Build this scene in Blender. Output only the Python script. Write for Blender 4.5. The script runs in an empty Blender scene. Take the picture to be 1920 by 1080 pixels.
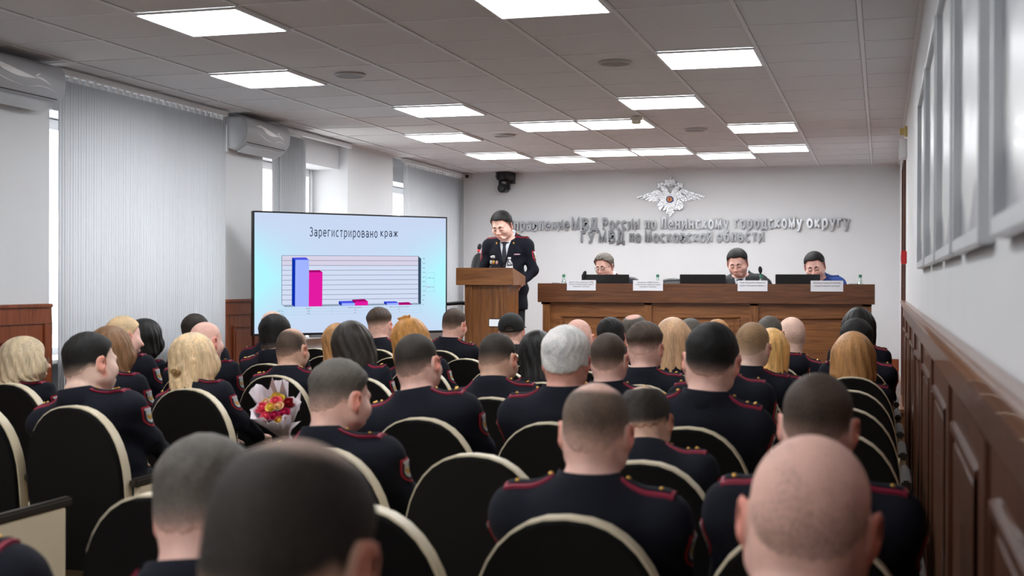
import bpy, bmesh, math, random
import numpy as np
from mathutils import Vector, Matrix
from mathutils.bvhtree import BVHTree

random.seed(7)
RNG = np.random.default_rng(7)
PI = math.pi
S = bpy.context.scene
COL = S.collection

# ------------------------------------------------------------------ camera
FPX, YAW, PITCH, ROLL = 2377.5, .2835, -.00435, .00295
CAM = np.array([.113, -6.93, 1.47])
_f = np.array([-math.sin(YAW)*math.cos(PITCH), math.cos(YAW)*math.cos(PITCH), math.sin(PITCH)])
_r = np.array([math.cos(YAW), math.sin(YAW), 0.0])
_u = np.cross(_r, _f)
_r2 = math.cos(ROLL)*_r + math.sin(ROLL)*_u
_u2 = -math.sin(ROLL)*_r + math.cos(ROLL)*_u
cam_data = bpy.data.cameras.new('camera')
cam_data.sensor_width = 36.0
cam_data.lens = FPX/1920*36.0
cam_data.clip_start = .05
cam_data.clip_end = 200
cam_data.dof.use_dof = True
cam_data.dof.focus_distance = 13.2
cam_data.dof.aperture_fstop = 4.2
cam = bpy.data.objects.new('camera', cam_data)
COL.objects.link(cam)
cam.matrix_world = Matrix(((_r2[0], _u2[0], -_f[0], CAM[0]), (_r2[1], _u2[1], -_f[1], CAM[1]), (_r2[2], _u2[2], -_f[2], CAM[2]), (0, 0, 0, 1)))
S.camera = cam

def ray(x, y):
    return _f + (x-960)/FPX*_r2 - (y-540)/FPX*_u2
def atX(x, y, X):
    d = ray(x, y); return CAM + d*(X-CAM[0])/d[0]
def atY(x, y, Y):
    d = ray(x, y); return CAM + d*(Y-CAM[1])/d[1]
def atZ(x, y, Z):
    d = ray(x, y); return CAM + d*(Z-CAM[2])/d[2]

# ------------------------------------------------------------------ view + world
S.view_settings.view_transform = 'Standard'
S.view_settings.look = 'None'
S.view_settings.exposure = EXPOSURE = 0.07
S.view_settings.gamma = 1.0
S.view_settings.use_curve_mapping = False
S.cycles.use_denoising = True
S.cycles.max_bounces = 7
S.cycles.diffuse_bounces = 4
S.cycles.glossy_bounces = 3
S.cycles.transmission_bounces = 4
S.cycles.transparent_max_bounces = 8
S.cycles.caustics_reflective = False
S.cycles.caustics_refractive = False
S.cycles.sample_clamp_indirect = 6.0
PANEL_POWER = 18.0
world = bpy.data.worlds.new('overcast_sky')
S.world = world
world.use_nodes = True
world.node_tree.nodes['Background'].inputs['Color'].default_value = (.99, 1.0, 1.0, 1)
world.node_tree.nodes['Background'].inputs['Strength'].default_value = 4.0

# ------------------------------------------------------------------ materials
MATS = {}
def lin(c):
    c = c/255.0
    return c/12.92 if c <= .04045 else ((c+.055)/1.055)**2.4
def rgb(r, g, b):
    return (lin(r), lin(g), lin(b), 1.0)

def mat(name, color, rough=.6, metal=0.0, noise=0.0, nscale=20.0, bump=0.0, bscale=60.0, spec=.5, sheen=0.0, coat=0.0, emit=None, estr=1.0, trans=0.0):
    if name in MATS:
        return MATS[name]
    m = bpy.data.materials.new(name); m.use_nodes = True
    nt = m.node_tree; b = nt.nodes['Principled BSDF']
    b.inputs['Base Color'].default_value = color
    b.inputs['Roughness'].default_value = rough
    b.inputs['Metallic'].default_value = metal
    b.inputs['Specular IOR Level'].default_value = spec
    if sheen:
        b.inputs['Sheen Weight'].default_value = sheen
        b.inputs['Sheen Roughness'].default_value = .4
    if coat:
        b.inputs['Coat Weight'].default_value = coat
    if trans:
        b.inputs['Transmission Weight'].default_value = trans
    if emit:
        b.inputs['Emission Color'].default_value = emit
        b.inputs['Emission Strength'].default_value = estr
    if noise or bump:
        tc = nt.nodes.new('ShaderNodeTexCoord')
        if noise:
            n = nt.nodes.new('ShaderNodeTexNoise'); n.inputs['Scale'].default_value = nscale; n.inputs['Detail'].default_value = 4
            nt.links.new(tc.outputs['Object'], n.inputs['Vector'])
            mr = nt.nodes.new('ShaderNodeMapRange')
            mr.inputs['From Min'].default_value = .3; mr.inputs['From Max'].default_value = .7
            mr.inputs['To Min'].default_value = 1-noise; mr.inputs['To Max'].default_value = 1+noise
            nt.links.new(n.outputs['Fac'], mr.inputs['Value'])
            mx = nt.nodes.new('ShaderNodeMix'); mx.data_type = 'RGBA'; mx.blend_type = 'MULTIPLY'; mx.inputs['Factor'].default_value = 1
            mx.inputs['A'].default_value = color
            nt.links.new(mr.outputs['Result'], mx.inputs['B'])
            nt.links.new(mx.outputs['Result'], b.inputs['Base Color'])
        if bump:
            n2 = nt.nodes.new('ShaderNodeTexNoise'); n2.inputs['Scale'].default_value = bscale; n2.inputs['Detail'].default_value = 3
            nt.links.new(tc.outputs['Object'], n2.inputs['Vector'])
            bp = nt.nodes.new('ShaderNodeBump'); bp.inputs['Strength'].default_value = bump; bp.inputs['Distance'].default_value = .01
            nt.links.new(n2.outputs['Fac'], bp.inputs['Height'])
            nt.links.new(bp.outputs['Normal'], b.inputs['Normal'])
    MATS[name] = m
    return m

def wood(name, c1, c2, axis='X', rough=.35, coat=.2):
    """wood with grain running along AXIS"""
    if name in MATS:
        return MATS[name]
    m = bpy.data.materials.new(name); m.use_nodes = True
    nt = m.node_tree; b = nt.nodes['Principled BSDF']
    tc = nt.nodes.new('ShaderNodeTexCoord')
    mp = nt.nodes.new('ShaderNodeMapping')
    sc = {'X': (1.2, 14, 14), 'Y': (14, 1.2, 14), 'Z': (14, 14, 1.2)}[axis]
    mp.inputs['Scale'].default_value = sc
    nt.links.new(tc.outputs['Object'], mp.inputs['Vector'])
    n = nt.nodes.new('ShaderNodeTexNoise'); n.inputs['Scale'].default_value = 2.2; n.inputs['Detail'].default_value = 6; n.inputs['Distortion'].default_value = 1.1
    nt.links.new(mp.outputs['Vector'], n.inputs['Vector'])
    cr = nt.nodes.new('ShaderNodeValToRGB')
    cr.color_ramp.elements[0].position = .3; cr.color_ramp.elements[0].color = c2
    cr.color_ramp.elements[1].position = .68; cr.color_ramp.elements[1].color = c1
    nt.links.new(n.outputs['Fac'], cr.inputs['Fac'])
    nt.links.new(cr.outputs['Color'], b.inputs['Base Color'])
    b.inputs['Roughness'].default_value = rough
    b.inputs['Coat Weight'].default_value = coat
    MATS[name] = m
    return m

def emission(name, color, strength=1.0):
    if name in MATS:
        return MATS[name]
    m = bpy.data.materials.new(name); m.use_nodes = True
    nt = m.node_tree; nt.nodes.clear()
    e = nt.nodes.new('ShaderNodeEmission'); o = nt.nodes.new('ShaderNodeOutputMaterial')
    e.inputs['Color'].default_value = color; e.inputs['Strength'].default_value = strength
    nt.links.new(e.outputs[0], o.inputs['Surface'])
    MATS[name] = m
    return m

def glass(name, color=(1, 1, 1, 1), mixg=.12):
    if name in MATS:
        return MATS[name]
    m = bpy.data.materials.new(name); m.use_nodes = True
    nt = m.node_tree; nt.nodes.clear()
    t = nt.nodes.new('ShaderNodeBsdfTransparent'); g = nt.nodes.new('ShaderNodeBsdfGlossy'); mx = nt.nodes.new('ShaderNodeMixShader'); o = nt.nodes.new('ShaderNodeOutputMaterial')
    t.inputs['Color'].default_value = color; g.inputs['Roughness'].default_value = .03
    lw = nt.nodes.new('ShaderNodeLayerWeight'); lw.inputs['Blend'].default_value = .25
    ad = nt.nodes.new('ShaderNodeMath'); ad.operation = 'MULTIPLY_ADD'; ad.inputs[1].default_value = mixg; ad.inputs[2].default_value = mixg*.3
    nt.links.new(lw.outputs['Facing'], ad.inputs[0]); nt.links.new(ad.outputs[0], mx.inputs['Fac'])
    nt.links.new(t.outputs[0], mx.inputs[1]); nt.links.new(g.outputs[0], mx.inputs[2]); nt.links.new(mx.outputs[0], o.inputs['Surface'])
    MATS[name] = m
    return m

# ------------------------------------------------------------------ mesh helpers
def link(name, me, parent=None):
    o = bpy.data.objects.new(name, me); COL.objects.link(o)
    if parent is not None:
        o.parent = parent
    return o

def mesh_from(name, verts, faces, mats=(), midx=None, smooth=False):
    me = bpy.data.meshes.new(name)
    me.from_pydata([tuple(map(float, v)) for v in verts], [], [tuple(int(i) for i in f) for f in faces])
    for m in mats:
        me.materials.append(m)
    if midx is not None:
        me.polygons.foreach_set('material_index', np.asarray(midx, dtype=np.int32))
    if smooth:
        me.polygons.foreach_set('use_smooth', np.ones(len(me.polygons), dtype=bool))
    me.update()
    return me

def mesh_np(name, V, Q, mats=(), smooth=True):
    """fast mesh from numpy arrays: V (n,3), Q (m,4)"""
    me = bpy.data.meshes.new(name)
    n, m = len(V), len(Q)
    me.vertices.add(n); me.vertices.foreach_set('co', np.ascontiguousarray(V, dtype=np.float32).ravel())
    me.loops.add(m*4); me.loops.foreach_set('vertex_index', np.ascontiguousarray(Q, dtype=np.int32).ravel())
    me.polygons.add(m)
    me.polygons.foreach_set('loop_start', np.arange(0, m*4, 4, dtype=np.int32))
    for mt in mats:
        me.materials.append(mt)
    if smooth:
        me.polygons.foreach_set('use_smooth', np.ones(m, dtype=bool))
    me.update(calc_edges=True)
    return me

class MB:
    """collects simple shapes into one mesh"""
    def __init__(self):
        self.v = []; self.f = []; self.m = []
    def add(self, vs, fs, mi=0):
        k = len(self.v)
        self.v += [tuple(map(float, p)) for p in vs]
        self.f += [tuple(i+k for i in f) for f in fs]
        self.m += [mi]*len(fs)
        return self
    def box(self, c, s, mi=0, rz=0.0, M=None):
        x, y, z = s[0]/2, s[1]/2, s[2]/2
        vs = [(-x, -y, -z), (x, -y, -z), (x, y, -z), (-x, y, -z), (-x, -y, z), (x, -y, z), (x, y, z), (-x, y, z)]
        if M is not None:
            vs = [tuple(M @ Vector(p)) for p in vs]
        elif rz:
            ca, sa = math.cos(rz), math.sin(rz)
            vs = [(p[0]*ca-p[1]*sa, p[0]*sa+p[1]*ca, p[2]) for p in vs]
        vs = [(p[0]+c[0], p[1]+c[1], p[2]+c[2]) for p in vs]
        return self.add(vs, [(0, 3, 2, 1), (4, 5, 6, 7), (0, 1, 5, 4), (1, 2, 6, 5), (2, 3, 7, 6), (3, 0, 4, 7)], mi)
    def span(self, a, b, mi=0):
        lo = [min(a[i], b[i]) for i in range(3)]; hi = [max(a[i], b[i]) for i in range(3)]
        return self.box([(lo[i]+hi[i])/2 for i in range(3)], [hi[i]-lo[i] for i in range(3)], mi)
    def tube(self, pts, rad, seg=10, mi=0, caps=True):
        pts = [Vector(p) for p in pts]
        if not hasattr(rad, '__len__'):
            rad = [rad]*len(pts)
        rings = []; ref = None
        for i, p in enumerate(pts):
            t = (pts[min(i+1, len(pts)-1)]-pts[max(i-1, 0)]).normalized()
            if ref is None:
                ref = Vector((0, 0, 1)) if abs(t.z) < .9 else Vector((1, 0, 0))
            a = (ref - t*ref.dot(t)).normalized(); b = t.cross(a); ref = a
            rings.append([p+(a*math.cos(q)+b*math.sin(q))*rad[i] for q in [2*PI*k/seg for k in range(seg)]])
        vs = [q for rr in rings for q in rr]; fs = []
        for i in range(len(pts)-1):
            for k in range(seg):
                fs.append((i*seg+k, i*seg+(k+1) % seg, (i+1)*seg+(k+1) % seg, (i+1)*seg+k))
        if caps:
            fs.append(tuple(reversed(range(seg)))); fs.append(tuple(range((len(pts)-1)*seg, len(pts)*seg)))
        return self.add(vs, fs, mi)
    def lathe(self, prof, c=(0, 0, 0), seg=20, mi=0, M=None):
        """prof: list of (r, z)"""
        vs = []; fs = []
        for (r, z) in prof:
            for k in range(seg):
                a = 2*PI*k/seg
                vs.append((r*math.cos(a), r*math.sin(a), z))
        for i in range(len(prof)-1):
            for k in range(seg):
                fs.append((i*seg+k, i*seg+(k+1) % seg, (i+1)*seg+(k+1) % seg, (i+1)*seg+k))
        fs.append(tuple(reversed(range(seg)))); fs.append(tuple(range((len(prof)-1)*seg, len(prof)*seg)))
        if M is not None:
            vs = [tuple(M @ Vector(p)) for p in vs]
        vs = [(p[0]+c[0], p[1]+c[1], p[2]+c[2]) for p in vs]
        return self.add(vs, fs, mi)
    def prism(self, poly, d0, d1, frame, mi=0, side=None):
        """poly: 2-D outline (CCW seen from the front); frame(u, v, d) -> 3-D point; d0 back, d1 front"""
        n = len(poly)
        vs = [frame(u, v, d0) for u, v in poly]+[frame(u, v, d1) for u, v in poly]
        self.add(vs, [tuple(range(n, 2*n)), tuple(reversed(range(n)))], mi)
        self.add(vs, [(i, (i+1) % n, n+(i+1) % n, n+i) for i in range(n)], mi if side is None else side)
        return self
    def build(self, name, mats, parent=None, bevel=0.0, smooth=False, seg=2):
        if not isinstance(mats, (list, tuple)):
            mats = [mats]
        me = mesh_from(name, self.v, self.f, mats, self.m, smooth)
        bm = bmesh.new(); bm.from_mesh(me)
        bmesh.ops.recalc_face_normals(bm, faces=bm.faces[:])
        if bevel:
            bmesh.ops.remove_doubles(bm, verts=bm.verts[:], dist=1e-6)
            es = [e for e in bm.edges if len(e.link_faces) == 2 and e.calc_face_angle(0) > .5]
            bmesh.ops.bevel(bm, geom=es, offset=bevel, segments=seg, affect='EDGES', clamp_overlap=True)
        bm.to_mesh(me); bm.free()
        if smooth or bevel:
            me.polygons.foreach_set('use_smooth', np.ones(len(me.polygons), dtype=bool))
            if hasattr(me, 'set_sharp_from_angle'):
                me.set_sharp_from_angle(angle=math.radians(40))
        return link(name, me, parent)

def empty(name, loc, rz=0.0):
    o = bpy.data.objects.new(name, None); COL.objects.link(o)
    o.empty_display_size = .1
    o.location = loc; o.rotation_euler = (0, 0, rz)
    return o
def tag(o, label, cat, group=None):
    o['label'] = label; o['category'] = cat
    if group:
        o['group'] = group
    return o
def struct(o):
    o['kind'] = 'structure'
    return o
def copy_tree(o, parent=None):
    c = o.copy(); COL.objects.link(c)
    for k in ('label', 'group'):
        if k in c and parent is None:
            del c[k]
    if parent is not None:
        c.parent = parent
    for ch in list(o.children):
        copy_tree(ch, c)
    return c

def mesh_xy(me):
    n = len(me.vertices); a = np.zeros(n*3, dtype=np.float32); me.vertices.foreach_get('co', a); return a.reshape(-1, 3)
def set_xy(me, a):
    me.vertices.foreach_set('co', np.ascontiguousarray(a, dtype=np.float32).ravel()); me.update()
def join_meshes(name, meshes, mats):
    vs, fs = [], []
    for me in meshes:
        k = len(vs); vs += [tuple(v.co) for v in me.vertices]; fs += [tuple(i+k for i in p.vertices) for p in me.polygons]
    return mesh_from(name, vs, fs, mats)
# ------------------------------------------------------------------ stroke lettering (Cyrillic), drawn as strips of even width
def _E(cx, cy, rx, ry, a0, a1, n=None):
    n = n or max(4, int(abs(a1-a0)/18))
    return [(cx+rx*math.cos(math.radians(a0+(a1-a0)*i/n)), cy+ry*math.sin(math.radians(a0+(a1-a0)*i/n))) for i in range(n+1)]
_L = {
 'о': (.60, [_E(.30, .36, .25, .36, 90, 450)]), 'с': (.52, [_E(.30, .36, .25, .36, 48, 312)]),
 'е': (.60, [[(.07, .36), (.55, .36)]+_E(.30, .36, .25, .36, 0, 318)]), 'э': (.54, [_E(.24, .36, .25, .36, 140, -140), [(.16, .36), (.48, .36)]]),
 'а': (.58, [_E(.26, .21, .20, .21, 90, 450), _E(.28, .49, .22, .23, 155, 0)+[(.50, .0)]]),
 'б': (.60, [_E(.30, .34, .25, .34, 90, 450), [(.05, .34), (.06, .56), (.14, .78), (.30, .90), (.52, 1.0)]]),
 'в': (.58, [[(.34, .38), (.08, .38)], [(.08, .0), (.08, .72), (.32, .72)]+_E(.32, .55, .17, .17, 90, -90)+[(.34, .38)]+_E(.34, .19, .20, .19, 90, -90)+[(.03, .0)]]),
 'г': (.46, [[(.08, 0), (.08, .72), (.46, .72)]]), 'д': (.64, [[(.03, -.20), (.03, .0), (.61, .0), (.61, -.20)], [(.11, 0), (.19, .72), (.51, .72), (.51, 0)]]),
 'ж': (.84, [[(.42, 0), (.42, .72)], [(.04, .72), (.38, .36), (.02, 0)], [(.80, .72), (.46, .36), (.82, 0)]]),
 'з': (.52, [_E(.24, .545, .19, .175, 155, -90)+_E(.24, .19, .22, .19, 90, -155)]), 'и': (.60, [[(.08, .72), (.08, .0), (.52, .72), (.52, .0)]]),
 'й': (.60, [[(.08, .72), (.08, .0), (.52, .72), (.52, .0)], _E(.30, 1.02, .15, .13, 190, 350)]), 'к': (.54, [[(.08, 0), (.08, .72)], [(.50, .72), (.12, .36), (.53, 0)]]),
 'л': (.60, [[(.0, .0), (.10, .06), (.15, .30), (.18, .72), (.52, .72), (.52, 0)]]), 'м': (.72, [[(.08, 0), (.08, .72), (.36, .10), (.64, .72), (.64, 0)]]),
 'н': (.60, [[(.08, 0), (.08, .72)], [(.52, 0), (.52, .72)], [(.08, .37), (.52, .37)]]), 'п': (.60, [[(.08, 0), (.08, .72), (.52, .72), (.52, 0)]]),
 'р': (.60, [[(.08, -.27), (.08, .72)], _E(.32, .36, .23, .36, 130, -130)]), 'т': (.52, [[(.02, .72), (.50, .72)], [(.26, 0), (.26, .72)]]),
 'у': (.56, [[(.04, .72), (.29, .06)], [(.53, .72), (.25, -.16), (.18, -.26), (.05, -.26)]]), 'х': (.54, [[(.04, .72), (.50, 0)], [(.50, .72), (.04, 0)]]),
 'ц': (.62, [[(.08, .72), (.08, 0), (.60, 0), (.60, -.20)], [(.50, .72), (.50, 0)]]), 'ч': (.58, [[(.08, .72), (.08, .45), (.14, .33), (.25, .30), (.50, .30)], [(.50, 0), (.50, .72)]]),
 'ш': (.84, [[(.08, .72), (.08, 0), (.76, 0), (.76, .72)], [(.42, 0), (.42, .72)]]), 'щ': (.88, [[(.08, .72), (.08, 0), (.86, 0), (.86, -.20)], [(.42, 0), (.42, .72)], [(.76, 0), (.76, .72)]]),
 'ы': (.74, [[(.08, .72), (.08, 0), (.28, 0)]+_E(.28, .21, .18, .21, -90, 90)+[(.08, .42)], [(.66, 0), (.66, .72)]]), 'ь': (.54, [[(.08, .72), (.08, 0), (.28, 0)]+_E(.28, .21, .20, .21, -90, 90)+[(.08, .42)]]),
 'ю': (.82, [[(.08, 0), (.08, .72)], [(.08, .36), (.28, .36)], _E(.52, .36, .24, .36, 90, 450)]), 'я': (.56, [[(.48, 0), (.48, .72), (.26, .72)]+_E(.26, .53, .19, .19, 90, 270)+[(.48, .34)], [(.30, .34), (.06, 0)]]),
 'ф': (.78, [[(.39, -.27), (.39, .95)], _E(.39, .36, .32, .34, 90, 450)]),
}
def _cap(g, k=1.16):
    return (g[0]*k, [[(x*k, y/.72) for x, y in s] for s in g[1]])
_G = dict(_L)
for lo, up in zip('абвгдезиклмнопстч', 'АБВГДЕЗИКЛМНОПСТЧ'):
    _G[up] = _cap(_L[lo])
_G['У'] = (.68, [[(.03, 1), (.36, .32)], [(.66, 1), (.34, .16), (.26, .03), (.16, .0), (.06, .0)]])
_G['Р'] = (.64, [[(.08, 0), (.08, 1), (.36, 1)]+_E(.36, .74, .24, .26, 90, -90)+[(.08, .48)]])
_G['А'] = (.74, [[(.03, 0), (.37, 1), (.71, 0)], [(.14, .32), (.60, .32)]])
_G['З'] = (.60, [_E(.28, .76, .22, .24, 155, -90)+_E(.28, .26, .26, .26, 90, -155)])
_G.update({'0': (.58, [_E(.29, .5, .23, .5, 90, 450)]), '1': (.40, [[(.06, .8), (.26, 1), (.26, 0)]]), '2': (.58, [_E(.29, .74, .22, .26, 165, -35)+[(.06, 0), (.54, 0)]]), '3': _G['З'],
           '4': (.60, [[(.42, 0), (.42, 1), (.04, .28), (.56, .28)]]), '5': (.58, [[(.50, 1), (.12, 1), (.10, .58)]+_E(.27, .32, .24, .32, 120, -150)]), '6': (.58, [_E(.29, .32, .23, .32, 90, 450), [(.06, .34), (.10, .66), (.24, .90), (.44, 1)]]),
           '7': (.54, [[(.04, 1), (.50, 1), (.18, 0)]]), '8': (.58, [_E(.29, .76, .19, .24, 90, 450), _E(.29, .26, .23, .26, 90, 450)]), '9': (.58, [_E(.29, .68, .23, .32, 90, 450), [(.52, .66), (.48, .34), (.34, .10), (.14, 0)]]), ' ': (.22, [])})
def _strip(poly, t):
    """left and right edge points of a stroke"""
    closed = math.hypot(poly[0][0]-poly[-1][0], poly[0][1]-poly[-1][1]) < 1e-6
    P = [Vector((x, y)) for x, y in poly]; Q = [P[0]]
    for q in P[1:]:
        if (q-Q[-1]).length > 1e-5:
            Q.append(q)
    n = len(Q); out = []
    for i in range(n):
        a = Q[i-1] if i else (Q[-2] if closed else None); b = Q[i+1] if i < n-1 else (Q[1] if closed else None)
        d0 = (Q[i]-a).normalized() if a is not None else None; d1 = (b-Q[i]).normalized() if b is not None else None
        d0 = d0 or d1; d1 = d1 or d0
        n0 = Vector((-d0.y, d0.x)); n1 = Vector((-d1.y, d1.x)); m = n0+n1
        if m.length < .35:
            out.append((Q[i]+n0*t/2, Q[i]-n0*t/2)); out.append((Q[i]+d0*t*.3+n0*0, Q[i]+d0*t*.3)); out.append((Q[i]+n1*t/2, Q[i]-n1*t/2)); continue
        m.normalize(); k = min(1/max(.42, m.dot(n0)), 2.4)
        out.append((Q[i]+m*k*t/2, Q[i]-m*k*t/2))
    return out
def stroke_text(body, t=.12, serif=0.0, gap=.20):
    """strips of a line of text in cap-height units, and the line's width"""
    x = 0.0; strips = []
    for ch in body:
        w, ss = _G.get(ch, _G['о'])
        for s in ss:
            strips.append([(l+Vector((x, 0)), r+Vector((x, 0))) for l, r in _strip(s, t)])
            if serif:
                for e, f in ((s[0], s[1]), (s[-1], s[-2])):
                    if abs(e[0]-f[0]) < .02 and abs(e[1]-f[1]) > .25:
                        u = .5*t*(1 if f[1] > e[1] else -1)*.6
                        strips.append([(l+Vector((x, 0)), r+Vector((x, 0))) for l, r in _strip([(e[0]-serif, e[1]+u*.5), (e[0]+serif, e[1]+u*.5)], t*.55)])
        x += w+gap
    return strips, x-gap
def text_sheet(name, body, frame, width=None, cap=1.0, t=.12, serif=0.0, depth=0.0, mats=(), gap=.20):
    """frame(u, v, d) places the text: u across (0 .. width), v up (cap height = cap), d out of the surface"""
    strips, w = stroke_text(body, t, serif, gap); k = (width/w) if width else cap
    m = MB()
    for q_, s in enumerate(strips):
        n = len(s); dd = depth+(.0005*(q_ % 9) if depth else 0.0)   # crossing strokes never share a plane
        F1 = [frame(p.x*k, p.y*cap, dd) for lr in s for p in lr]
        m.add(F1, [(2*i, 2*i+1, 2*i+3, 2*i+2) for i in range(n-1)])
        if depth:
            B1 = [frame(p.x*k, p.y*cap, 0.0) for lr in s for p in lr]
            c = 2*n
            fs = [(2*i+1, 2*i, 2*i+2, 2*i+3) for i in range(n-1)]
            m.add(F1+B1, [(2*i, 2*i+2, c+2*i+2, c+2*i) for i in range(n-1)]+[(2*i+3, 2*i+1, c+2*i+1, c+2*i+3) for i in range(n-1)]+[(0, c, c+1, 1), (2*n-2, 2*n-1, c+2*n-1, c+2*n-2)])
    return mesh_from(name, m.v, m.f, mats, m.m)
# ------------------------------------------------------------------ the room
XL, XR, YB, Y0, ZC = -5.04, .31, 8.45, -9.6, 2.858
ZS, YS = .45, 3.85                                   # stage height, stage front
wall_m = mat('wall_paint', rgb(226, 227, 229), .7, noise=.012, nscale=3)
pier_m = mat('pier_paint', rgb(224, 226, 229), .65, noise=.01, nscale=3)
floor_m = wood('floor_laminate', rgb(96, 72, 52), rgb(66, 48, 36), 'Y', .4)
stage_m = wood('stage_boards', rgb(142, 94, 58), rgb(104, 64, 38), 'X', .4)
wood_dark = wood('wainscot_wood', rgb(98, 56, 34), rgb(66, 34, 20), 'Z', .38, .15)
wood_red = wood('pier_wood', rgb(150, 78, 42), rgb(118, 56, 28), 'Z', .4, .1)
wood_oak = wood('desk_wood', rgb(148, 98, 56), rgb(108, 66, 36), 'X', .35, .2)
wood_oakz = wood('desk_wood_upright', rgb(148, 98, 56), rgb(108, 66, 36), 'Z', .35, .2)
wood_apron = wood('desk_apron_wood', rgb(112, 70, 42), rgb(78, 46, 27), 'X', .33, .25)
white_pl = mat('white_plastic', rgb(232, 233, 235), .35)
black_pl = mat('black_plastic', rgb(14, 14, 15), .4)
dark_metal = mat('dark_metal', rgb(40, 41, 44), .35, metal=.8)
chrome = mat('chrome', (.8, .8, .82, 1), .12, metal=1.0)
tile_m = mat('ceiling_tile', rgb(222, 222, 224), .9, noise=.03, nscale=180, bump=.05, bscale=250)
bar_m = mat('ceiling_bar', rgb(232, 233, 235), .5)
gap_m = mat('ceiling_joint', rgb(120, 120, 122), .9)

m = MB(); m.span((XL-.6, Y0-.1, -.1), (XR+.1, YB+.1, 0)); struct(m.build('floor', floor_m))
m = MB(); m.span((XL, YS, 0.0), (XR, YB, ZS)); m.span((XL, YS-.03, ZS-.03), (XR, YS, ZS), 0); struct(m.build('floor_stage', stage_m))
m = MB(); m.span((XL-.6, YB, -.1), (XR+.1, YB+.12, ZC+.1)); struct(m.build('wall_back', wall_m))
m = MB(); m.span((XL-.6, Y0-.12, -.1), (XR+.1, Y0, ZC+.1)); struct(m.build('wall_rear', wall_m))
# right wall with the door opening near its far end
DY0, DY1, DZ1 = 4.35, 5.25, 2.52
m = MB()
m.span((XR, Y0-.1, -.1), (XR+.12, DY0, ZC+.1)); m.span((XR, DY1, -.1), (XR+.12, YB+.1, ZC+.1)); m.span((XR, DY0, DZ1), (XR+.12, DY1, ZC+.1))
struct(m.build('wall_right', wall_m))
m = MB()
for a, b in ((DY0-.07, DY0+.012), (DY1-.012, DY1+.07)):
    m.span((XR-.022, a, 0), (XR+.10, b, DZ1+.05))
m.span((XR-.022, DY0-.07, DZ1-.012), (XR+.10, DY1+.07, DZ1+.06))
d = empty('door_1', (0, 0, 0)); d['kind'] = 'structure'
m.build('door_frame', wood_dark, d, bevel=.004)
m = MB(); m.span((XR+.045, DY0+.012, ZS+.005), (XR+.085, DY1-.012, DZ1-.012)); m.build('door_leaf', wood_dark, d)
m = MB(); m.tube([(XR+.045, DY0+.1, 1.45), (XR-.01, DY0+.1, 1.45), (XR-.012, DY0+.2, 1.45)], .009); m.build('door_handle', chrome, d, smooth=True)

# left wall: piers, lintels, recessed windows
OPEN = [(.085, 2.30), (3.02, 4.84), (6.07, 8.15)]
ZSILL, ZTOP = .93, 2.60
XW = XL-.38
m = MB()
edges = [Y0-.1]+[e for o in OPEN for e in o]+[YB+.1]
for i in range(0, len(edges), 2):
    m.span((XL-.6, edges[i], -.1), (XL, edges[i+1], ZC+.1))
for a, b in OPEN:
    m.span((XL-.6, a, -.1), (XL-.10, b, ZSILL))
    m.span((XL-.6, a, ZTOP), (XL-.10, b, ZC+.1))
struct(m.build('wall_left', pier_m))
win_m = mat('window_plastic', rgb(238, 240, 242), .3)
pane_m = glass('window_glass')
for i, (a, b) in enumerate(OPEN):
    w = empty('window_%d' % (i+1), (0, 0, 0)); w['kind'] = 'structure'
    m = MB(); x0, x1 = XW-.06, XW
    fw = .075
    m.span((x0, a, ZSILL), (x1, a+fw, ZTOP)); m.span((x0, b-fw, ZSILL), (x1, b, ZTOP))
    m.span((x0, a+fw, ZSILL), (x1, b-fw, ZSILL+fw)); m.span((x0, a+fw, ZTOP-fw), (x1, b-fw, ZTOP))
    mid = (a+b)/2
    for c in (a+(b-a)*.34, a+(b-a)*.67):
        m.span((x0-.004, c-.05, ZSILL+fw), (x1+.008, c+.05, ZTOP-fw))
    m.build('window_frame', win_m, w, bevel=.006)
    m = MB()
    for (c0, c1) in ((a+fw, a+(b-a)*.34-.05), (a+(b-a)*.34+.05, a+(b-a)*.67-.05), (a+(b-a)*.67+.05, b-fw)):
        m.span((x1+.001, c0, ZSILL+fw), (x1+.003, c0+.012, ZTOP-fw)); m.span((x1+.001, c1-.012, ZSILL+fw), (x1+.003, c1, ZTOP-fw))
    m.build('window_gasket', black_pl, w)
    m = MB(); m.span((XW-.035, a+fw, ZSILL+fw), (XW-.025, b-fw, ZTOP-fw)); m.build('window_pane', pane_m, w)
    m = MB(); m.span((XW, a+.002, ZSILL-.0), (XL+.03, b-.002, ZSILL+.03)); m.build('window_sill', white_pl, w, bevel=.008)
# a brick house across the yard, seen in slivers through the windows
brick = bpy.data.materials.new('pink_brick'); brick.use_nodes = True
nt = brick.node_tree; b_ = nt.nodes['Principled BSDF']; bt = nt.nodes.new('ShaderNodeTexBrick'); tc = nt.nodes.new('ShaderNodeTexCoord'); mp = nt.nodes.new('ShaderNodeMapping')
mp.inputs['Rotation'].default_value = (PI/2, 0, PI/2)
bt.inputs['Color1'].default_value = rgb(232, 206, 196); bt.inputs['Color2'].default_value = rgb(226, 196, 186); bt.inputs['Mortar'].default_value = rgb(236, 226, 220); bt.inputs['Scale'].default_value = 1.6
nt.links.new(tc.outputs['Object'], mp.inputs['Vector']); nt.links.new(mp.outputs['Vector'], bt.inputs['Vector']); nt.links.new(bt.outputs['Color'], b_.inputs['Base Color'])
m = MB(); m.span((-19.4, 11.5, -6), (-19.0, 32, 5.2)); m.span((-19.55, 11.3, 5.2), (-18.85, 32.2, 5.5))
for zz in (-3, 0.2, 3.2):
    for yy in range(13, 32, 3):
        m.span((-19.03, yy, zz), (-18.97, yy+1.1, zz+1.5), 1)
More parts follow.
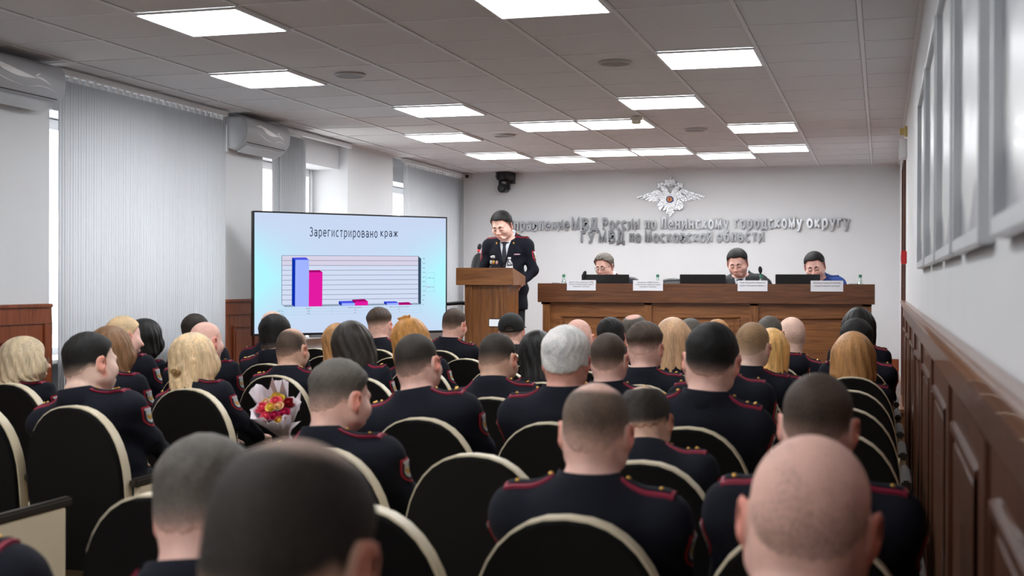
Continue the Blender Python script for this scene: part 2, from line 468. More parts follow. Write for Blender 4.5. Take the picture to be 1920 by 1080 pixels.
o = m.build('brick_house', [brick, mat('far_window', rgb(150, 165, 180), .2)])
tag(o, 'pink brick house seen through the gaps between the window blinds', 'building')

# ceiling: tiles, grid bars
m = MB(); m.span((XL-.6, Y0-.1, ZC), (XR+.1, YB+.1, ZC+.1)); struct(m.build('ceiling', tile_m))
m = MB()
ys = [r*.6 for r in range(-16, 15)]
for c in range(-8, 1):
    m.span((c*.6-.012, Y0, ZC-.006), (c*.6+.012, YB, ZC+.001), 0)
    for q in (-1, 1):
        m.span((c*.6+q*.0135-.0015, Y0, ZC-.0015), (c*.6+q*.0135+.0015, YB, ZC+.001), 1)
for y in ys:
    m.span((XL, y-.007, ZC-.005), (XR, y+.005, ZC+.001), 0)
    m.span((XL, y+.005, ZC-.003), (XR, y+.009, ZC+.001), 1)
o = struct(m.build('ceiling_grid', [bar_m, gap_m]))
m = MB()
m.span((XR-.022, Y0, ZC-.012), (XR, YB, ZC), 0); m.span((XL, YB-.02, ZC-.012), (XR, YB, ZC), 0)
m.span((XL, Y0, ZC-.014), (XL+.02, YB, ZC), 0)
struct(m.build('trim_1', bar_m))

# baseboards
m = MB(); m.span((XL, YB-.02, ZS), (XR, YB, ZS+.145)); struct(m.build('baseboard_back', wood_red, bevel=.004))
# right wainscot
WZ = 1.30
def wainscot(name, x, sgn, y0, y1, pitch, wm, zb=0.0, first=0.0):
    """framed wood panelling on a wall face at X = x, facing sgn"""
    m = MB(); t = .022
    m.span((x, y0, zb), (x+sgn*.012, y1, WZ))
    y = y0+first
    n = max(1, round((y1-y0-first)/pitch)); p = (y1-y0-first)/n
    m.span((x, y0, WZ-.10), (x+sgn*t, y1, WZ)); m.span((x, y0, zb), (x+sgn*t, y1, zb+.16))
    for i in range(n+1):
        c = y+i*p
        m.span((x, max(y0, c-.075), zb+.16), (x+sgn*t, min(y1, c+.075), WZ-.10))
    for i in range(n):
        a, b = y+i*p+.17, y+(i+1)*p-.17
        if b-a < .08:
            continue
        z0, z1 = zb+.26, WZ-.19
        for (p0, p1, q0, q1) in ((a, b, z1-.02, z1), (a, b, z0, z0+.02), (a, a+.02, z0+.02, z1-.02), (b-.02, b, z0+.02, z1-.02)):
            m.span((x, p0, q0), (x+sgn*.024, p1, q1))
        m.span((x, a+.05, z0+.05), (x+sgn*.017, b-.05, z1-.05))
    return struct(m.build(name, wm, bevel=.003))
wainscot('wall_right_panelling', XR, -1, -9.5, DY0-.07, 1.30, wood_dark)
m = MB(); m.span((XR-.045, -9.5, WZ), (XR, DY0-.07, WZ+.03)); m.span((XR-.032, -9.5, WZ-.03), (XR, DY0-.07, WZ))
struct(m.build('trim_2', mat('rail_wood', rgb(134, 92, 70), .3, coat=.3), bevel=.008))
k = 0
for (a, b, zb) in ((-2.6, .085, 0), (2.30, 3.02, 0), (4.84, 6.07, ZS)):
    k += 1
    wainscot('wall_left_panelling' + ('' if k == 1 else '_%d' % k), XL, 1, a, b, 1.0 if k == 1 else .9, wood_red, zb)
    m = MB(); m.span((XL, a, WZ), (XL+.035, b, WZ+.025)); struct(m.build('trim_%d' % (k+2), wood_red, bevel=.006))

# ------------------------------------------------------------------ LED ceiling panels
panel_e = emission('led_diffuser', (.955, .98, 1.0, 1), PANEL_POWER)
alum = mat('satin_aluminium', rgb(196, 199, 203), .35, metal=.6)
PANELS = [((-6, -2), 'square LED ceiling panel nearest the left-hand air conditioner, top left of the ceiling'),
          ((-7, 1), 'square LED ceiling panel beside the left ceiling speaker, above the closed blinds'),
          ((-3, -2), 'large square LED ceiling panel cut off by the top edge, nearest the middle'),
          ((-2, 1), 'square LED ceiling panel nearest the silver frames, right of the second ceiling speaker'),
          ((-3, 4), 'square LED ceiling panel just before the smoke detector, towards the right wall'),
          ((-6, 4), 'square LED ceiling panel on its own above the title of the big screen'),
          ((-5, 6), 'left LED panel of the touching pair beside the smoke detector'),
          ((-4, 6), 'right LED panel of the touching pair, partly behind the smoke detector'),
          ((-2, 7), 'upper LED panel of the two nearest the right wall above the table'),
          ((-7, 7), 'small LED ceiling panel nearest the open window niche on the left'),
          ((-2, 10), 'lower LED panel of the two nearest the right wall above the table'),
          ((-4, 10), 'right LED panel of the far touching pair above the wall emblem'),
          ((-5, 10), 'left LED panel of the far touching pair above the wall emblem'),
          ((-6, 11), 'LED ceiling panel closest to the black camera on the back wall'),
          ((-7, 10), 'LED ceiling panel above the right end of the big screen'),
          ((-3, 11), 'LED ceiling panel closest to the back wall, right of the eagle emblem'),
          ((-6, -5), None), ((-3, -5), None), ((-6, -8), None), ((-3, -8), None), ((-6, -11), None), ((-3, -11), None), ((-6, -14), None), ((-3, -14), None)]
proto = None
for (c, r), lab in PANELS:
    if proto is None:
        proto = t = empty('ceiling_light', (0, 0, 0))
        m = MB()
        for s in (-1, 1):
            m.box((s*.2905, 0, -.006), (.015, .596, .012)); m.box((0, s*.2905, -.006), (.566, .015, .012))
        m.build('light_frame', white_pl, t)
        m = MB(); m.box((0, 0, -.004), (.566, .566, .006)); m.build('diffuser', panel_e, t)
    else:
        t = copy_tree(proto)
    t.location = ((c+.5)*.6, (r+.5)*.6, ZC-.006)
    tag(t, lab or 'square LED ceiling panel behind the photographer, out of the picture', 'ceiling light', 'LED panels in the ceiling grid')

# round ceiling speakers, smoke detector
spk_m = mat('speaker_grille', rgb(150, 148, 147), .6)
proto = None
for (x, y), lab in zip([(-5.5, 1.5), (-2.5, 1.5), (-5.5, 7.5), (-2.5, 7.5)],
                       ['round flush ceiling speaker right of the second LED panel on the left', 'round flush ceiling speaker nearest the top middle of the ceiling',
                        'small round ceiling speaker between the screen and the touching LED panels', 'round ceiling speaker beyond the smoke detector towards the right']):
    if proto is None:
        proto = t = empty('ceiling_speaker', (0, 0, 0))
        m = MB(); m.lathe([(.088, 0), (.102, 0), (.105, -.004), (.102, -.012), (.09, -.014), (.088, -.008)], seg=32); m.build('speaker_rim', mat('speaker_rim', rgb(190, 189, 188), .5), t, smooth=True)
        m = MB(); m.lathe([(.001, -.013), (.05, -.0125), (.088, -.009), (.088, -.002), (.001, -.002)], seg=32); m.build('speaker_grille', spk_m, t, smooth=True)
    else:
        t = copy_tree(proto)
    t.location = (x*.6, y*.6, ZC-.002)
    tag(t, lab, 'ceiling speaker', 'round speakers in the ceiling')
t = empty('smoke_detector', (-3.09*.6, 5.846*.6, ZC-.006))
m = MB(); m.lathe([(.001, 0), (.05, 0), (.052, -.02), (.046, -.026), (.001, -.026)], seg=24); m.build('detector_base', mat('detector_cream', rgb(206, 200, 184), .5), t, smooth=True)
m = MB(); m.lathe([(.001, -.026), (.040, -.026), (.042, -.046), (.032, -.056), (.001, -.06)], seg=24); m.build('detector_head', mat('detector_cream', rgb(206, 200, 184), .5), t, smooth=True)
tag(t, 'round cream smoke detector hanging beside the touching pair of LED panels', 'smoke detector')

# ------------------------------------------------------------------ vertical blinds
slat_m = bpy.data.materials.new('blind_fabric'); slat_m.use_nodes = True
nt = slat_m.node_tree; b_ = nt.nodes['Principled BSDF']
b_.inputs['Base Color'].default_value = rgb(222, 224, 227); b_.inputs['Roughness'].default_value = .8
tr = nt.nodes.new('ShaderNodeBsdfTranslucent'); tr.inputs['Color'].default_value = rgb(228, 230, 233); mx = nt.nodes.new('ShaderNodeMixShader'); mx.inputs[0].default_value = .48
nt.links.new(b_.outputs[0], mx.inputs[1]); nt.links.new(tr.outputs[0], mx.inputs[2]); nt.links.new(mx.outputs[0], nt.nodes['Material Output'].inputs['Surface'])
def blind(y0, y1, n, ang, zb, lab, track=None):
    t = empty('vertical_blind', (XL+.045, y0, 0))
    zt = ZC-.05
    ty0, ty1 = track or (y0, y1)
    p = (y1-y0)/n; w = p*.996 if ang < .5 else .09
    m = MB()
    for i in range(n):
        a = ang+RNG.uniform(-.012, .012); c = (i+.5)*p+RNG.uniform(-.0004, .0004)
        for j, (e0, e1) in enumerate(((-.5, -.17), (-.17, .17), (.17, .5))):      # slight curl across a slat
            def pt(e):
                return (math.sin(a)*e*w+.0015*(1-4*e*e), c+math.cos(a)*e*w)
            (xa, ya), (xb, yb) = pt(e0), pt(e1)
            m.add([(xa, ya, zb), (xb, yb, zb), (xb, yb, zt-.034), (xa, ya, zt-.034)], [(0, 1, 2, 3)])
    s = m.build('slats', slat_m, t, smooth=True)
    so = s.modifiers.new('cloth', 'SOLIDIFY'); so.thickness = .0008
    m = MB(); m.span((-.022, ty0-y0, zt), (.022, ty1-y0, ZC-.016))
    for i in range(n):
        m.box((0, (i+.5)*p, zt-.017), (.012, .028, .036))
    m.build('track', white_pl, t)
    m = MB(); m.tube([(.03, .02, zt), (.032, .022, 1.2), (.03, .02, zb+.25)], .003, 6); m.build('pull_cord', white_pl, t, smooth=True)
    tag(t, lab, 'blind', 'vertical blinds on the windows')
blind(.12, 2.29, 25, .05, .10, 'closed white vertical blind between the two air conditioners')
blind(3.19, 3.70, 14, 1.0, .10, 'gathered white vertical blind just right of the second air conditioner', (3.175, 4.8))
blind(6.28, 8.38, 24, .05, ZS+.06, 'closed white vertical blind next to the back corner, beyond the screen')

# ------------------------------------------------------------------ air conditioners
ac_m = mat('ac_gloss', rgb(184, 187, 192), .38)
deco = mat('ac_ornament', (.98, .98, 1, 1), .3)
def ac(y0, y1, lab, flip):
    t = empty('air_conditioner', (XL, (y0+y1)/2, 2.55)); L = y1-y0; H = .27
    prof = [(0, .015), (.05, 0), (.10, .0), (.165, .045), (.205, .10), (.215, .17), (.205, .235), (.17, H), (0, H)]
    nn = len(prof)
    vs = []; fs = []
    ends = [(-L/2, .93), (-L/2+.02, 1.0), (L/2-.02, 1.0), (L/2, .93)]
    for (yy, k) in ends:
        vs += [(x*k, yy, H/2+(z-H/2)*k) for x, z in prof]
    for e in range(3):
        for i in range(nn):
            fs.append((e*nn+i, e*nn+(i+1) % nn, (e+1)*nn+(i+1) % nn, (e+1)*nn+i))
    fs += [tuple(range(nn)), tuple(reversed(range(3*nn, 4*nn)))]
    m = MB(); m.add(vs, fs); m.build('housing', ac_m, t, bevel=.006, smooth=True)
    def surf(y, z, out=.003):                       # a point on the curved front
        for (xa, za), (xb, zb) in zip(prof[3:], prof[4:]):
            if za <= z <= zb and zb > za:
                return (xa+(xb-xa)*(z-za)/(zb-za)+out, y, z)
        return (.17+out, y, z)
    m = MB(); m.box((.125, 0, .010), (.10, L*.86, .010), M=Matrix.Rotation(-.55, 4, 'Y')); m.build('louvre', mat('ac_louvre', rgb(196, 200, 205), .3), t, bevel=.003)
    m = MB(); m.box((.135, 0, .035), (.10, L*.88, .008), M=Matrix.Rotation(-.60, 4, 'Y')); m.build('outlet_slot', black_pl, t)
    # leaf-like flourish on the front: a broad stroke, a tail and two thin curls
    def stroke(pts, w):
        vs, fs = [], []
        n = len(pts)
        for i, (y, z) in enumerate(pts):
            ww = w[i]
            vs += [surf(y, z+ww, .004), surf(y, z-ww, .004)]
        for i in range(n-1):
            fs.append((2*i, 2*i+2, 2*i+3, 2*i+1))
        m.add(vs, fs)
    m = MB()
    def curve(y0_, z0, y1_, z1, bend, w0, n=16, peak=.4):
        ps = []; ws = []
        for i in range(n+1):
            s = i/n
            ps.append((y0_+(y1_-y0_)*s, z0+(z1-z0)*s+bend*math.sin(PI*s)))
            ws.append(w0*max(.06, math.sin(PI*min(1, s**.8))**1.2))
        stroke(ps, ws)
    curve(-.30*L+flip*.02, .215, .20*L, .155, -.018, .020)
    curve(-.34*L, .20, -.18*L, .195, .0, .006)
    curve(.16*L, .165, .22*L, .19, .0, .007)
    curve(.17*L, .163, .34*L, .125, .008, .006)
    curve(-.30*L, .155, .10*L, .095, -.014, .0022)
    curve(.10*L, .095, .40*L, .095, .018, .0025)
    m.build('ornament', deco, t)
    m = MB(); m.span((.0, -L/2-.02, -.02), (.03, -L/2+.01, .2)); m.build('pipe_cover', white_pl, t)
    tag(t, lab, 'air conditioner', 'air conditioners on the left wall')
ac(-.98, -.02, 'white air conditioner with white leaf flourish at the upper left edge', 0)
ac(2.36, 3.14, 'white air conditioner with flourish above the narrow pier left of the big screen', 1)

# ------------------------------------------------------------------ things on the right wall
frame_m = mat('silver_frame', rgb(206, 209, 213), .4, metal=.25)
pm = bpy.data.materials.new('framed_print'); pm.use_nodes = True
nt = pm.node_tree; b_ = nt.nodes['Principled BSDF']; b_.inputs['Roughness'].default_value = .3; b_.inputs['Coat Weight'].default_value = .15
tc = nt.nodes.new('ShaderNodeTexCoord'); n1 = nt.nodes.new('ShaderNodeTexNoise'); n1.inputs['Scale'].default_value = 3.2; n1.inputs['Detail'].default_value = 5
sx = nt.nodes.new('ShaderNodeSeparateXYZ'); nt.links.new(tc.outputs['Generated'], sx.inputs[0]); nt.links.new(tc.outputs['Object'], n1.inputs['Vector'])
ad = nt.nodes.new('ShaderNodeMath'); ad.operation = 'MULTIPLY_ADD'; ad.inputs[1].default_value = .42; nt.links.new(n1.outputs['Fac'], ad.inputs[0]); nt.links.new(sx.outputs['Z'], ad.inputs[2])
cr = nt.nodes.new('ShaderNodeValToRGB'); cr.color_ramp.interpolation = 'EASE'
cr.color_ramp.elements[0].position = .28; cr.color_ramp.elements[0].color = rgb(150, 152, 160)
cr.color_ramp.elements[1].position = .34; cr.color_ramp.elements[1].color = rgb(232, 233, 232)
for p_, c_ in ((.52, rgb(226, 229, 232)), (.60, rgb(200, 205, 211)), (.80, rgb(220, 224, 228)), (.95, rgb(196, 202, 210)), (1.1, rgb(232, 234, 236))):
    e = cr.color_ramp.elements.new(min(1, p_)); e.color = c_
nt.links.new(ad.outputs[0], cr.inputs['Fac']); nt.links.new(cr.outputs['Color'], b_.inputs['Base Color'])
labs = ['silver-framed grey print nearest the camera, cut off by the right edge', 'silver-framed grey print second from the camera on the right wall', 'silver-framed grey print in the middle of the row on the right wall',
        'silver-framed grey print second from the far end of the right wall', 'silver-framed grey print at the far end of the row, nearest the door']
for (a, b), lab in zip([(-5.72, -4.76), (-4.49, -3.62), (-3.50, -2.58), (-2.46, -1.50), (-1.38, -.35)], labs):
    t = empty('picture_frame', (XR, (a+b)/2, 1.957)); L = b-a; H = .83
    m = MB(); fw = .035
    m.span((-.03, -L/2, -H/2), (0, -L/2+fw, H/2)); m.span((-.03, L/2-fw, -H/2), (0, L/2, H/2))
    m.span((-.03, -L/2+fw, -H/2), (0, L/2-fw, -H/2+fw)); m.span((-.03, -L/2+fw, H/2-fw), (0, L/2-fw, H/2))
    m.build('frame_border', frame_m, t, bevel=.004)
    m = MB(); m.span((-.012, -L/2+fw, -H/2+fw), (-.002, L/2-fw, H/2-fw)); m.build('print_sheet', pm, t)
    tag(t, lab, 'framed picture', 'framed prints on the right wall')
red_m = mat('alarm_red', rgb(196, 24, 30), .35)
p = atX(1697, 486, XR)
t = empty('fire_alarm', (XR, 3.9, float(p[2])))
m = MB(); m.box((-.022, 0, 0), (.044, .10, .11)); m.build('alarm_box', red_m, t, bevel=.006)
m = MB(); m.box((-.047, 0, -.005), (.006, .05, .05)); m.build('alarm_button', white_pl, t, bevel=.002)
tag(t, 'small red fire alarm box on the right wall beside the door', 'fire alarm')
t = empty('wall_sign', (XR, 4.05, 2.58))
m = MB(); m.box((-.03, 0, 0), (.06, .30, .15)); m.build('sign_body', white_pl, t, bevel=.005)
m = MB(); m.box((-.0612, 0, 0), (.002, .26, .11)); m.build('sign_face', mat('sign_green', rgb(150, 156, 156), .3), t)
tag(t, 'narrow white box sign above the door at the far right', 'sign')
t = empty('alarm_beacon', (XR, 3.8, 2.70))
m = MB(); m.lathe([(.001, 0), (.045, 0), (.045, .02), (.03, .03), (.028, .06), (.001, .066)], seg=20, M=Matrix.Rotation(-PI/2, 4, 'Y')); m.build('beacon_lamp', mat('beacon_amber', rgb(206, 186, 120), .3), t, smooth=True)
tag(t, 'small amber alarm beacon under the ceiling at the far right', 'alarm beacon')
# ------------------------------------------------------------------ lettering on the back wall
def wall_words(words, yb, cap, lab):
    """words: (text, px left, px right); yb: baseline height; cap: capital height"""
    t = empty('wall_lettering', (0, YB, yb))
    for w, xa, xb in words:
        xa_, xb_ = float(atY(xa, 430, YB-.03)[0]), float(atY(xb, 430, YB-.03)[0])
        T = .225
        me = text_sheet('word', w, lambda u, v, d: (xa_+.008+u, -.004-d, v), xb_-xa_-.016, cap*.92, T, 0, .028, [letter_m], .30)
        link('word', me, t)
    tag(t, lab, 'lettering')
letter_m = mat('mirror_letters', (.50, .50, .52, 1), .16, metal=1.0, bump=.10, bscale=4)
wall_words([('Управление', 950, 1068), ('МВД', 1071, 1121), ('России', 1129, 1199), ('по', 1208, 1231), ('Ленинскому', 1238, 1366), ('городскому', 1376, 1504), ('округу', 1512, 1593)], 2.131, .142, 'upper line of mirrored metal letters on the back wall')
wall_words([('ГУ', 1088, 1115), ('МВД', 1121, 1171), ('по', 1179, 1202), ('Московской', 1208, 1336), ('области', 1343, 1433)], 1.974, .135, 'shorter lower line of mirrored metal letters on the back wall')

# ------------------------------------------------------------------ eagle emblem
em_m = mat('emblem_silver', (.60, .60, .62, 1), .24, metal=1.0, bump=.7, bscale=60)
em = empty('wall_emblem', (0, YB, 0))
def efr(u, v, d):
    p = atY(1180+u/12.0, 320+v/12.0, YB-.03)
    return (float(p[0]), -d, float(p[2]))
def epoly(mb, pts, d1, d0=.002):
    a = sum(pts[i][0]*pts[(i+1) % len(pts)][1]-pts[(i+1) % len(pts)][0]*pts[i][1] for i in range(len(pts)))
    mb.prism(pts if a < 0 else pts[::-1], d0, d1, efr)
def feather(mb, root, tip, w, d):
    rx, ry = root; tx, ty = tip; L = math.hypot(tx-rx, ty-ry); nx, ny = -(ty-ry)/L, (tx-rx)/L
    pts = [(rx+nx*w*.6, ry+ny*w*.6)]
    for s, k in ((.4, 1.0), (.75, .9), (.92, .55)):
        pts.append((rx+(tx-rx)*s+nx*w*k, ry+(ty-ry)*s+ny*w*k))
    pts.append((tx, ty))
    for s, k in ((.92, .5), (.75, .8), (.4, .9)):
        pts.append((rx+(tx-rx)*s-nx*w*k, ry+(ty-ry)*s-ny*w*k))
    pts.append((rx-nx*w*.6, ry-ny*w*.6))
    epoly(mb, pts, d)
for side in (0, 1):
    m = MB()
    if side == 0:
        tips = [(150, 612), (240, 640), (330, 662), (425, 678), (520, 684), (590, 690)]
        roots = [(640, 465), (650, 500), (660, 535), (670, 565), (680, 595), (690, 620)]
        cov = [(520, 470), (600, 432), (690, 448), (745, 505), (740, 640), (640, 600), (580, 540)]
    else:
        tips = [(1710, 596), (1610, 640), (1500, 664), (1385, 674), (1290, 680), (1220, 690)]
        roots = [(1200, 450), (1190, 490), (1180, 530), (1170, 560), (1160, 590), (1150, 615)]
        cov = [(1130, 445), (1190, 410), (1260, 425), (1340, 465), (1290, 560), (1200, 600), (1110, 640), (1095, 520)]
    for i, (a, b) in enumerate(zip(roots, tips)):
        feather(m, a, b, 24, .012+.003*(5-i))
    epoly(m, cov, .034)
    for q in range(4):
        x0 = cov[0][0]+(60+q*45 if side == 0 else 10+q*40); y0_ = 470+q*22
        feather(m, (x0, y0_), (x0+(-70 if side == 0 else 80), y0_+90), 16, .039)
    m.build('wing', em_m, em, bevel=.0025)
m = MB()
epoly(m, [(740, 470), (860, 430), (920, 520), (985, 430), (1120, 470), (1160, 600), (1130, 700), (1060, 800), (1000, 860), (930, 1030), (910, 1030), (830, 860), (760, 790), (690, 690), (680, 580)], .022)
epoly(m, [(800, 520), (1040, 520), (1080, 640), (1030, 770), (915, 830), (810, 770), (760, 640)], .040)
for tx, ty in ((760, 900), (840, 980), (915, 1030), (995, 970), (1060, 880)):
    feather(m, (915+(tx-915)*.35, 780), (tx, ty), 30, .030)
for sx_ in (-1, 1):                                    # talons
    m2 = [(915+sx_*150, 690), (915+sx_*250, 690), (915+sx_*290, 790), (915+sx_*215, 905), (915+sx_*190, 850), (915+sx_*150, 800)]
    epoly(m, m2, .026)
m.build('eagle_body', em_m, em, bevel=.0025)
for sx_ in (-1, 1):
    m = MB(); cx = 918
    epoly(m, [(cx+sx_*20, 520), (cx+sx_*60, 420), (cx+sx_*130, 350), (cx+sx_*180, 345), (cx+sx_*215, 385), (cx+sx_*190, 440), (cx+sx_*120, 500)], .034)
    epoly(m, [(cx+sx_*180, 350), (cx+sx_*245, 320), (cx+sx_*290, 360), (cx+sx_*270, 385), (cx+sx_*225, 372)], .028)
    for q in range(3):
        u0 = cx+sx_*(115+q*70)
        epoly(m, [(u0+34*math.cos(a), 310-8*(q == 1)+34*math.sin(a)) for a in [PI*k/6 for k in range(12)]], .026)
    m.build('eagle_head', em_m, em, bevel=.0025)
m = MB(); epoly(m, [(800, 235), (830, 192), (918, 205), (1000, 190), (1035, 235), (1030, 275), (985, 330), (918, 312), (850, 330), (808, 275)], .036); epoly(m, [(840, 330), (995, 330), (960, 360), (918, 340), (880, 360)], .028)
epoly(m, [(918+26*math.cos(a), 150+34*math.sin(a)) for a in [PI*k/6 for k in range(12)]], .02)
m.build('crown', em_m, em, bevel=.0025)
m = MB(); epoly(m, [(545, 470), (600, 440), (660, 470), (800, 590), (1000, 760), (1150, 840), (1205, 790), (1195, 745), (1130, 740), (1080, 790), (1060, 760), (1130, 705), (1200, 720), (1225, 790), (1205, 850), (1140, 890), (960, 830), (720, 680)], .046)
m.build('ribbon', em_m, em, bevel=.0025)
for nm, r0, d, mm in (('medallion', 82, .052, mat('medal_blue', rgb(52, 62, 120), .3)), ('medallion_centre', 56, .058, mat('medal_gold', rgb(214, 140, 60), .35))):
    m = MB(); epoly(m, [(912+r0*math.cos(a), 648+r0*math.sin(a)) for a in [PI*k/12 for k in range(24)]], d); m.build(nm, mm, em)
m = MB(); epoly(m, [(900, 605), (925, 605), (935, 640), (925, 695), (900, 695), (890, 640)], .061); m.build('medallion_figure', mat('medal_red', rgb(176, 72, 40), .4), em)
tag(em, 'silver double-headed eagle emblem with medallion above the metal lettering', 'emblem')

# ------------------------------------------------------------------ cameras on the back wall
t = empty('security_camera', tuple(atY(880, 331, YB-.0)))
m = MB(); m.tube([(0, 0, .01), (0, -.05, .0)], .016); m.tube([(0, -.04, 0), (.01, -.12, -.008)], .034, 18); m.build('camera_body', white_pl, t, bevel=.004, smooth=True)
m = MB(); m.tube([(.0095, -.115, -.0075), (.0115, -.128, -.009)], .024, 18); m.build('camera_lens', black_pl, t, smooth=True)
tag(t, 'small white security camera in the back left corner under the ceiling', 'security camera')
p = atY(947, 340, YB-.12)
t = empty('conference_camera', (float(p[0]), YB, 2.60))
m = MB(); m.span((-.09, -.24, .225), (.10, -.0, .245)); m.span((-.02, -.02, .12), (.10, 0, .25)); m.span((.06, -.10, .12), (.10, 0, .245)); m.build('wall_bracket', black_pl, t, bevel=.004)
m = MB(); m.lathe([(.001, .225), (.115, .225), (.12, .20), (.10, .155), (.06, .14), (.001, .14)], c=(-.0, -.13, 0), seg=28); m.build('camera_base', black_pl, t, smooth=True)
m = MB(); m.span((.03, -.16, .03), (.065, -.09, .15)); m.span((-.075, -.16, .03), (-.05, -.09, .15)); m.build('yoke', black_pl, t, bevel=.006)
m = MB(); m.tube([(-.01, -.05, .055), (-.02, -.20, .05)], [.055, .058], 24); m.tube([(-.02, -.20, .05), (-.0205, -.215, .049)], [.05, .046], 24); m.build('camera_head', black_pl, t, bevel=.004, smooth=True)
m = MB(); m.tube([(-.0205, -.213, .049), (-.021, -.222, .0485)], [.034, .028], 24); m.build('camera_lens', mat('lens_glass', rgb(24, 26, 34), .05, coat=1), t, smooth=True)
tag(t, 'black swivelling conference camera on a bracket high on the back wall', 'camera')

# ------------------------------------------------------------------ big screen
TVL, TVR = np.array([-4.81, 2.41]), np.array([-3.594, 3.73])
tv_x = (TVR-TVL)/np.linalg.norm(TVR-TVL); tv_n = np.array([tv_x[1], -tv_x[0]])       # towards the audience
TVW = float(np.linalg.norm(TVR-TVL)); TVZ0, TVH = 1.026, 1.023
tv = empty('display_screen', (TVL[0], TVL[1], 0.0), math.atan2(tv_x[1], tv_x[0]))
def tvp(px, py):
    """picture point -> (across, height) on the screen's front"""
    d = ray(px, py); n3 = np.array([tv_n[0], tv_n[1], 0]); o = np.array([TVL[0], TVL[1], 0])
    s = ((o-CAM)@n3)/(d@n3); q = CAM+d*s
    return float((q[:2]-TVL)@tv_x), float(q[2])
def tz(zx, zy):
    return tvp(460+zx/4.32, 390+zy/4.32)
bz = .012
m = MB()
m.span((0, -.0, TVZ0), (bz, .045, TVZ0+TVH)); m.span((TVW-bz, 0, TVZ0), (TVW, .045, TVZ0+TVH)); m.span((bz, 0, TVZ0+TVH-bz), (TVW-bz, .045, TVZ0+TVH)); m.span((bz, 0, TVZ0), (TVW-bz, .045, TVZ0+.018))
m.build('screen_bezel', black_pl, tv, bevel=.002)
m = MB(); m.span((bz, .03, TVZ0+.018), (TVW-bz, .06, TVZ0+TVH-bz)); m.span((.25, .06, TVZ0+.15), (TVW-.25, .095, TVZ0+.75)); m.build('screen_housing', black_pl, tv)
m = MB(); m.span((TVW*.28, -.004, TVZ0-.022), (TVW*.42, .04, TVZ0)); m.build('sensor_bar', mat('grey_plastic', rgb(120, 124, 128), .4), tv, bevel=.003)
m = MB()
for c in (.42, .58):
    m.span((TVW*c-.03, .096, .06), (TVW*c+.03, .14, TVZ0+.7))
m.span((TVW*.25, -.12, 0.03), (TVW*.30, .38, .075)); m.span((TVW*.70, -.12, .03), (TVW*.75, .38, .075)); m.span((TVW*.25, .08, .03), (TVW*.75, .15, .075)); m.span((TVW*.36, .095, TVZ0+.2), (TVW*.64, .12, TVZ0+.65))
m.span((TVW*.40, -.05, .70), (TVW*.60, .15, .725))
m.build('floor_stand', black_pl, tv, bevel=.004)
m = MB()
for c in (.275, .725):
    for yy in (-.09, .35):
        m.tube([(TVW*c-.015, yy, .027), (TVW*c+.015, yy, .027)], .027, 16)
m.build('castors', black_pl, tv, smooth=True)
sm = bpy.data.materials.new('slide_background'); sm.use_nodes = True
nt = sm.node_tree; nt.nodes.clear()
tc = nt.nodes.new('ShaderNodeTexCoord'); sx = nt.nodes.new('ShaderNodeSeparateXYZ'); nt.links.new(tc.outputs['Generated'], sx.inputs[0])
def nmath(op, a, b=None, c=None):
    n = nt.nodes.new('ShaderNodeMath'); n.operation = op
    for i, v in enumerate((a, b, c)):
        if v is None:
            continue
        if isinstance(v, (int, float)):
            n.inputs[i].default_value = v
        else:
            nt.links.new(v, n.inputs[i])
    return n.outputs[0]
ex = nmath('POWER', nmath('MULTIPLY', nmath('ABSOLUTE', nmath('SUBTRACT', sx.outputs['X'], .5)), 2.0), 3.0)
ey = nmath('SUBTRACT', 1.0, nmath('MULTIPLY', nmath('ABSOLUTE', nmath('SUBTRACT', sx.outputs['Z'], .46)), 2.0))
ey = nmath('MAXIMUM', ey, 0.0)
fac = nmath('MINIMUM', nmath('ADD', nmath('MULTIPLY', nmath('MULTIPLY', ex, ey), 1.25), nmath('MULTIPLY', nmath('POWER', ey, 2.0), .28)), 1.0)
mxc = nt.nodes.new('ShaderNodeMix'); mxc.data_type = 'RGBA'; nt.links.new(fac, mxc.inputs['Factor'])
mxc.inputs['A'].default_value = rgb(198, 212, 238); mxc.inputs['B'].default_value = rgb(176, 242, 252)
em_ = nt.nodes.new('ShaderNodeEmission'); nt.links.new(mxc.outputs['Result'], em_.inputs['Color']); em_.inputs['Strength'].default_value = 1.0
ou = nt.nodes.new('ShaderNodeOutputMaterial'); nt.links.new(em_.outputs[0], ou.inputs['Surface'])
m = MB(); m.add([(bz, .002, TVZ0+.018), (TVW-bz, .002, TVZ0+.018), (TVW-bz, .002, TVZ0+TVH-bz), (bz, .002, TVZ0+TVH-bz)], [(0, 1, 2, 3)]); m.add([(bz, .006, TVZ0+.018), (TVW-bz, .006, TVZ0+.018), (TVW-bz, .006, TVZ0+TVH-bz), (bz, .006, TVZ0+TVH-bz)], [(3, 2, 1, 0)])
scr = m.build('screen_image', sm, tv)
def flat(mb, pts, d, mi=0):
    k = [tz(*p) for p in pts]
    mb.add([(u, -d, v) for u, v in k], [tuple(range(len(k)))], mi)
def em_rgb(n, r, g, b):
    return emission('lit_'+n, rgb(r, g, b), 1.0)
m = MB(); flat(m, [(295, 785), (1400, 770), (1400, 390), (295, 385)], .0002); m.build('chart_wall', em_rgb('chart_wall', 206, 216, 238), scr)
m = MB(); flat(m, [(295, 467), (1400, 467), (1400, 390), (295, 385)], .0003); m.build('chart_wall_band', em_rgb('chart_band', 212, 206, 226), scr)
m = MB(); flat(m, [(295, 785), (1400, 770), (1422, 782), (320, 802)], .0003); m.build('chart_floor', em_rgb('chart_floor', 140, 156, 176), scr)
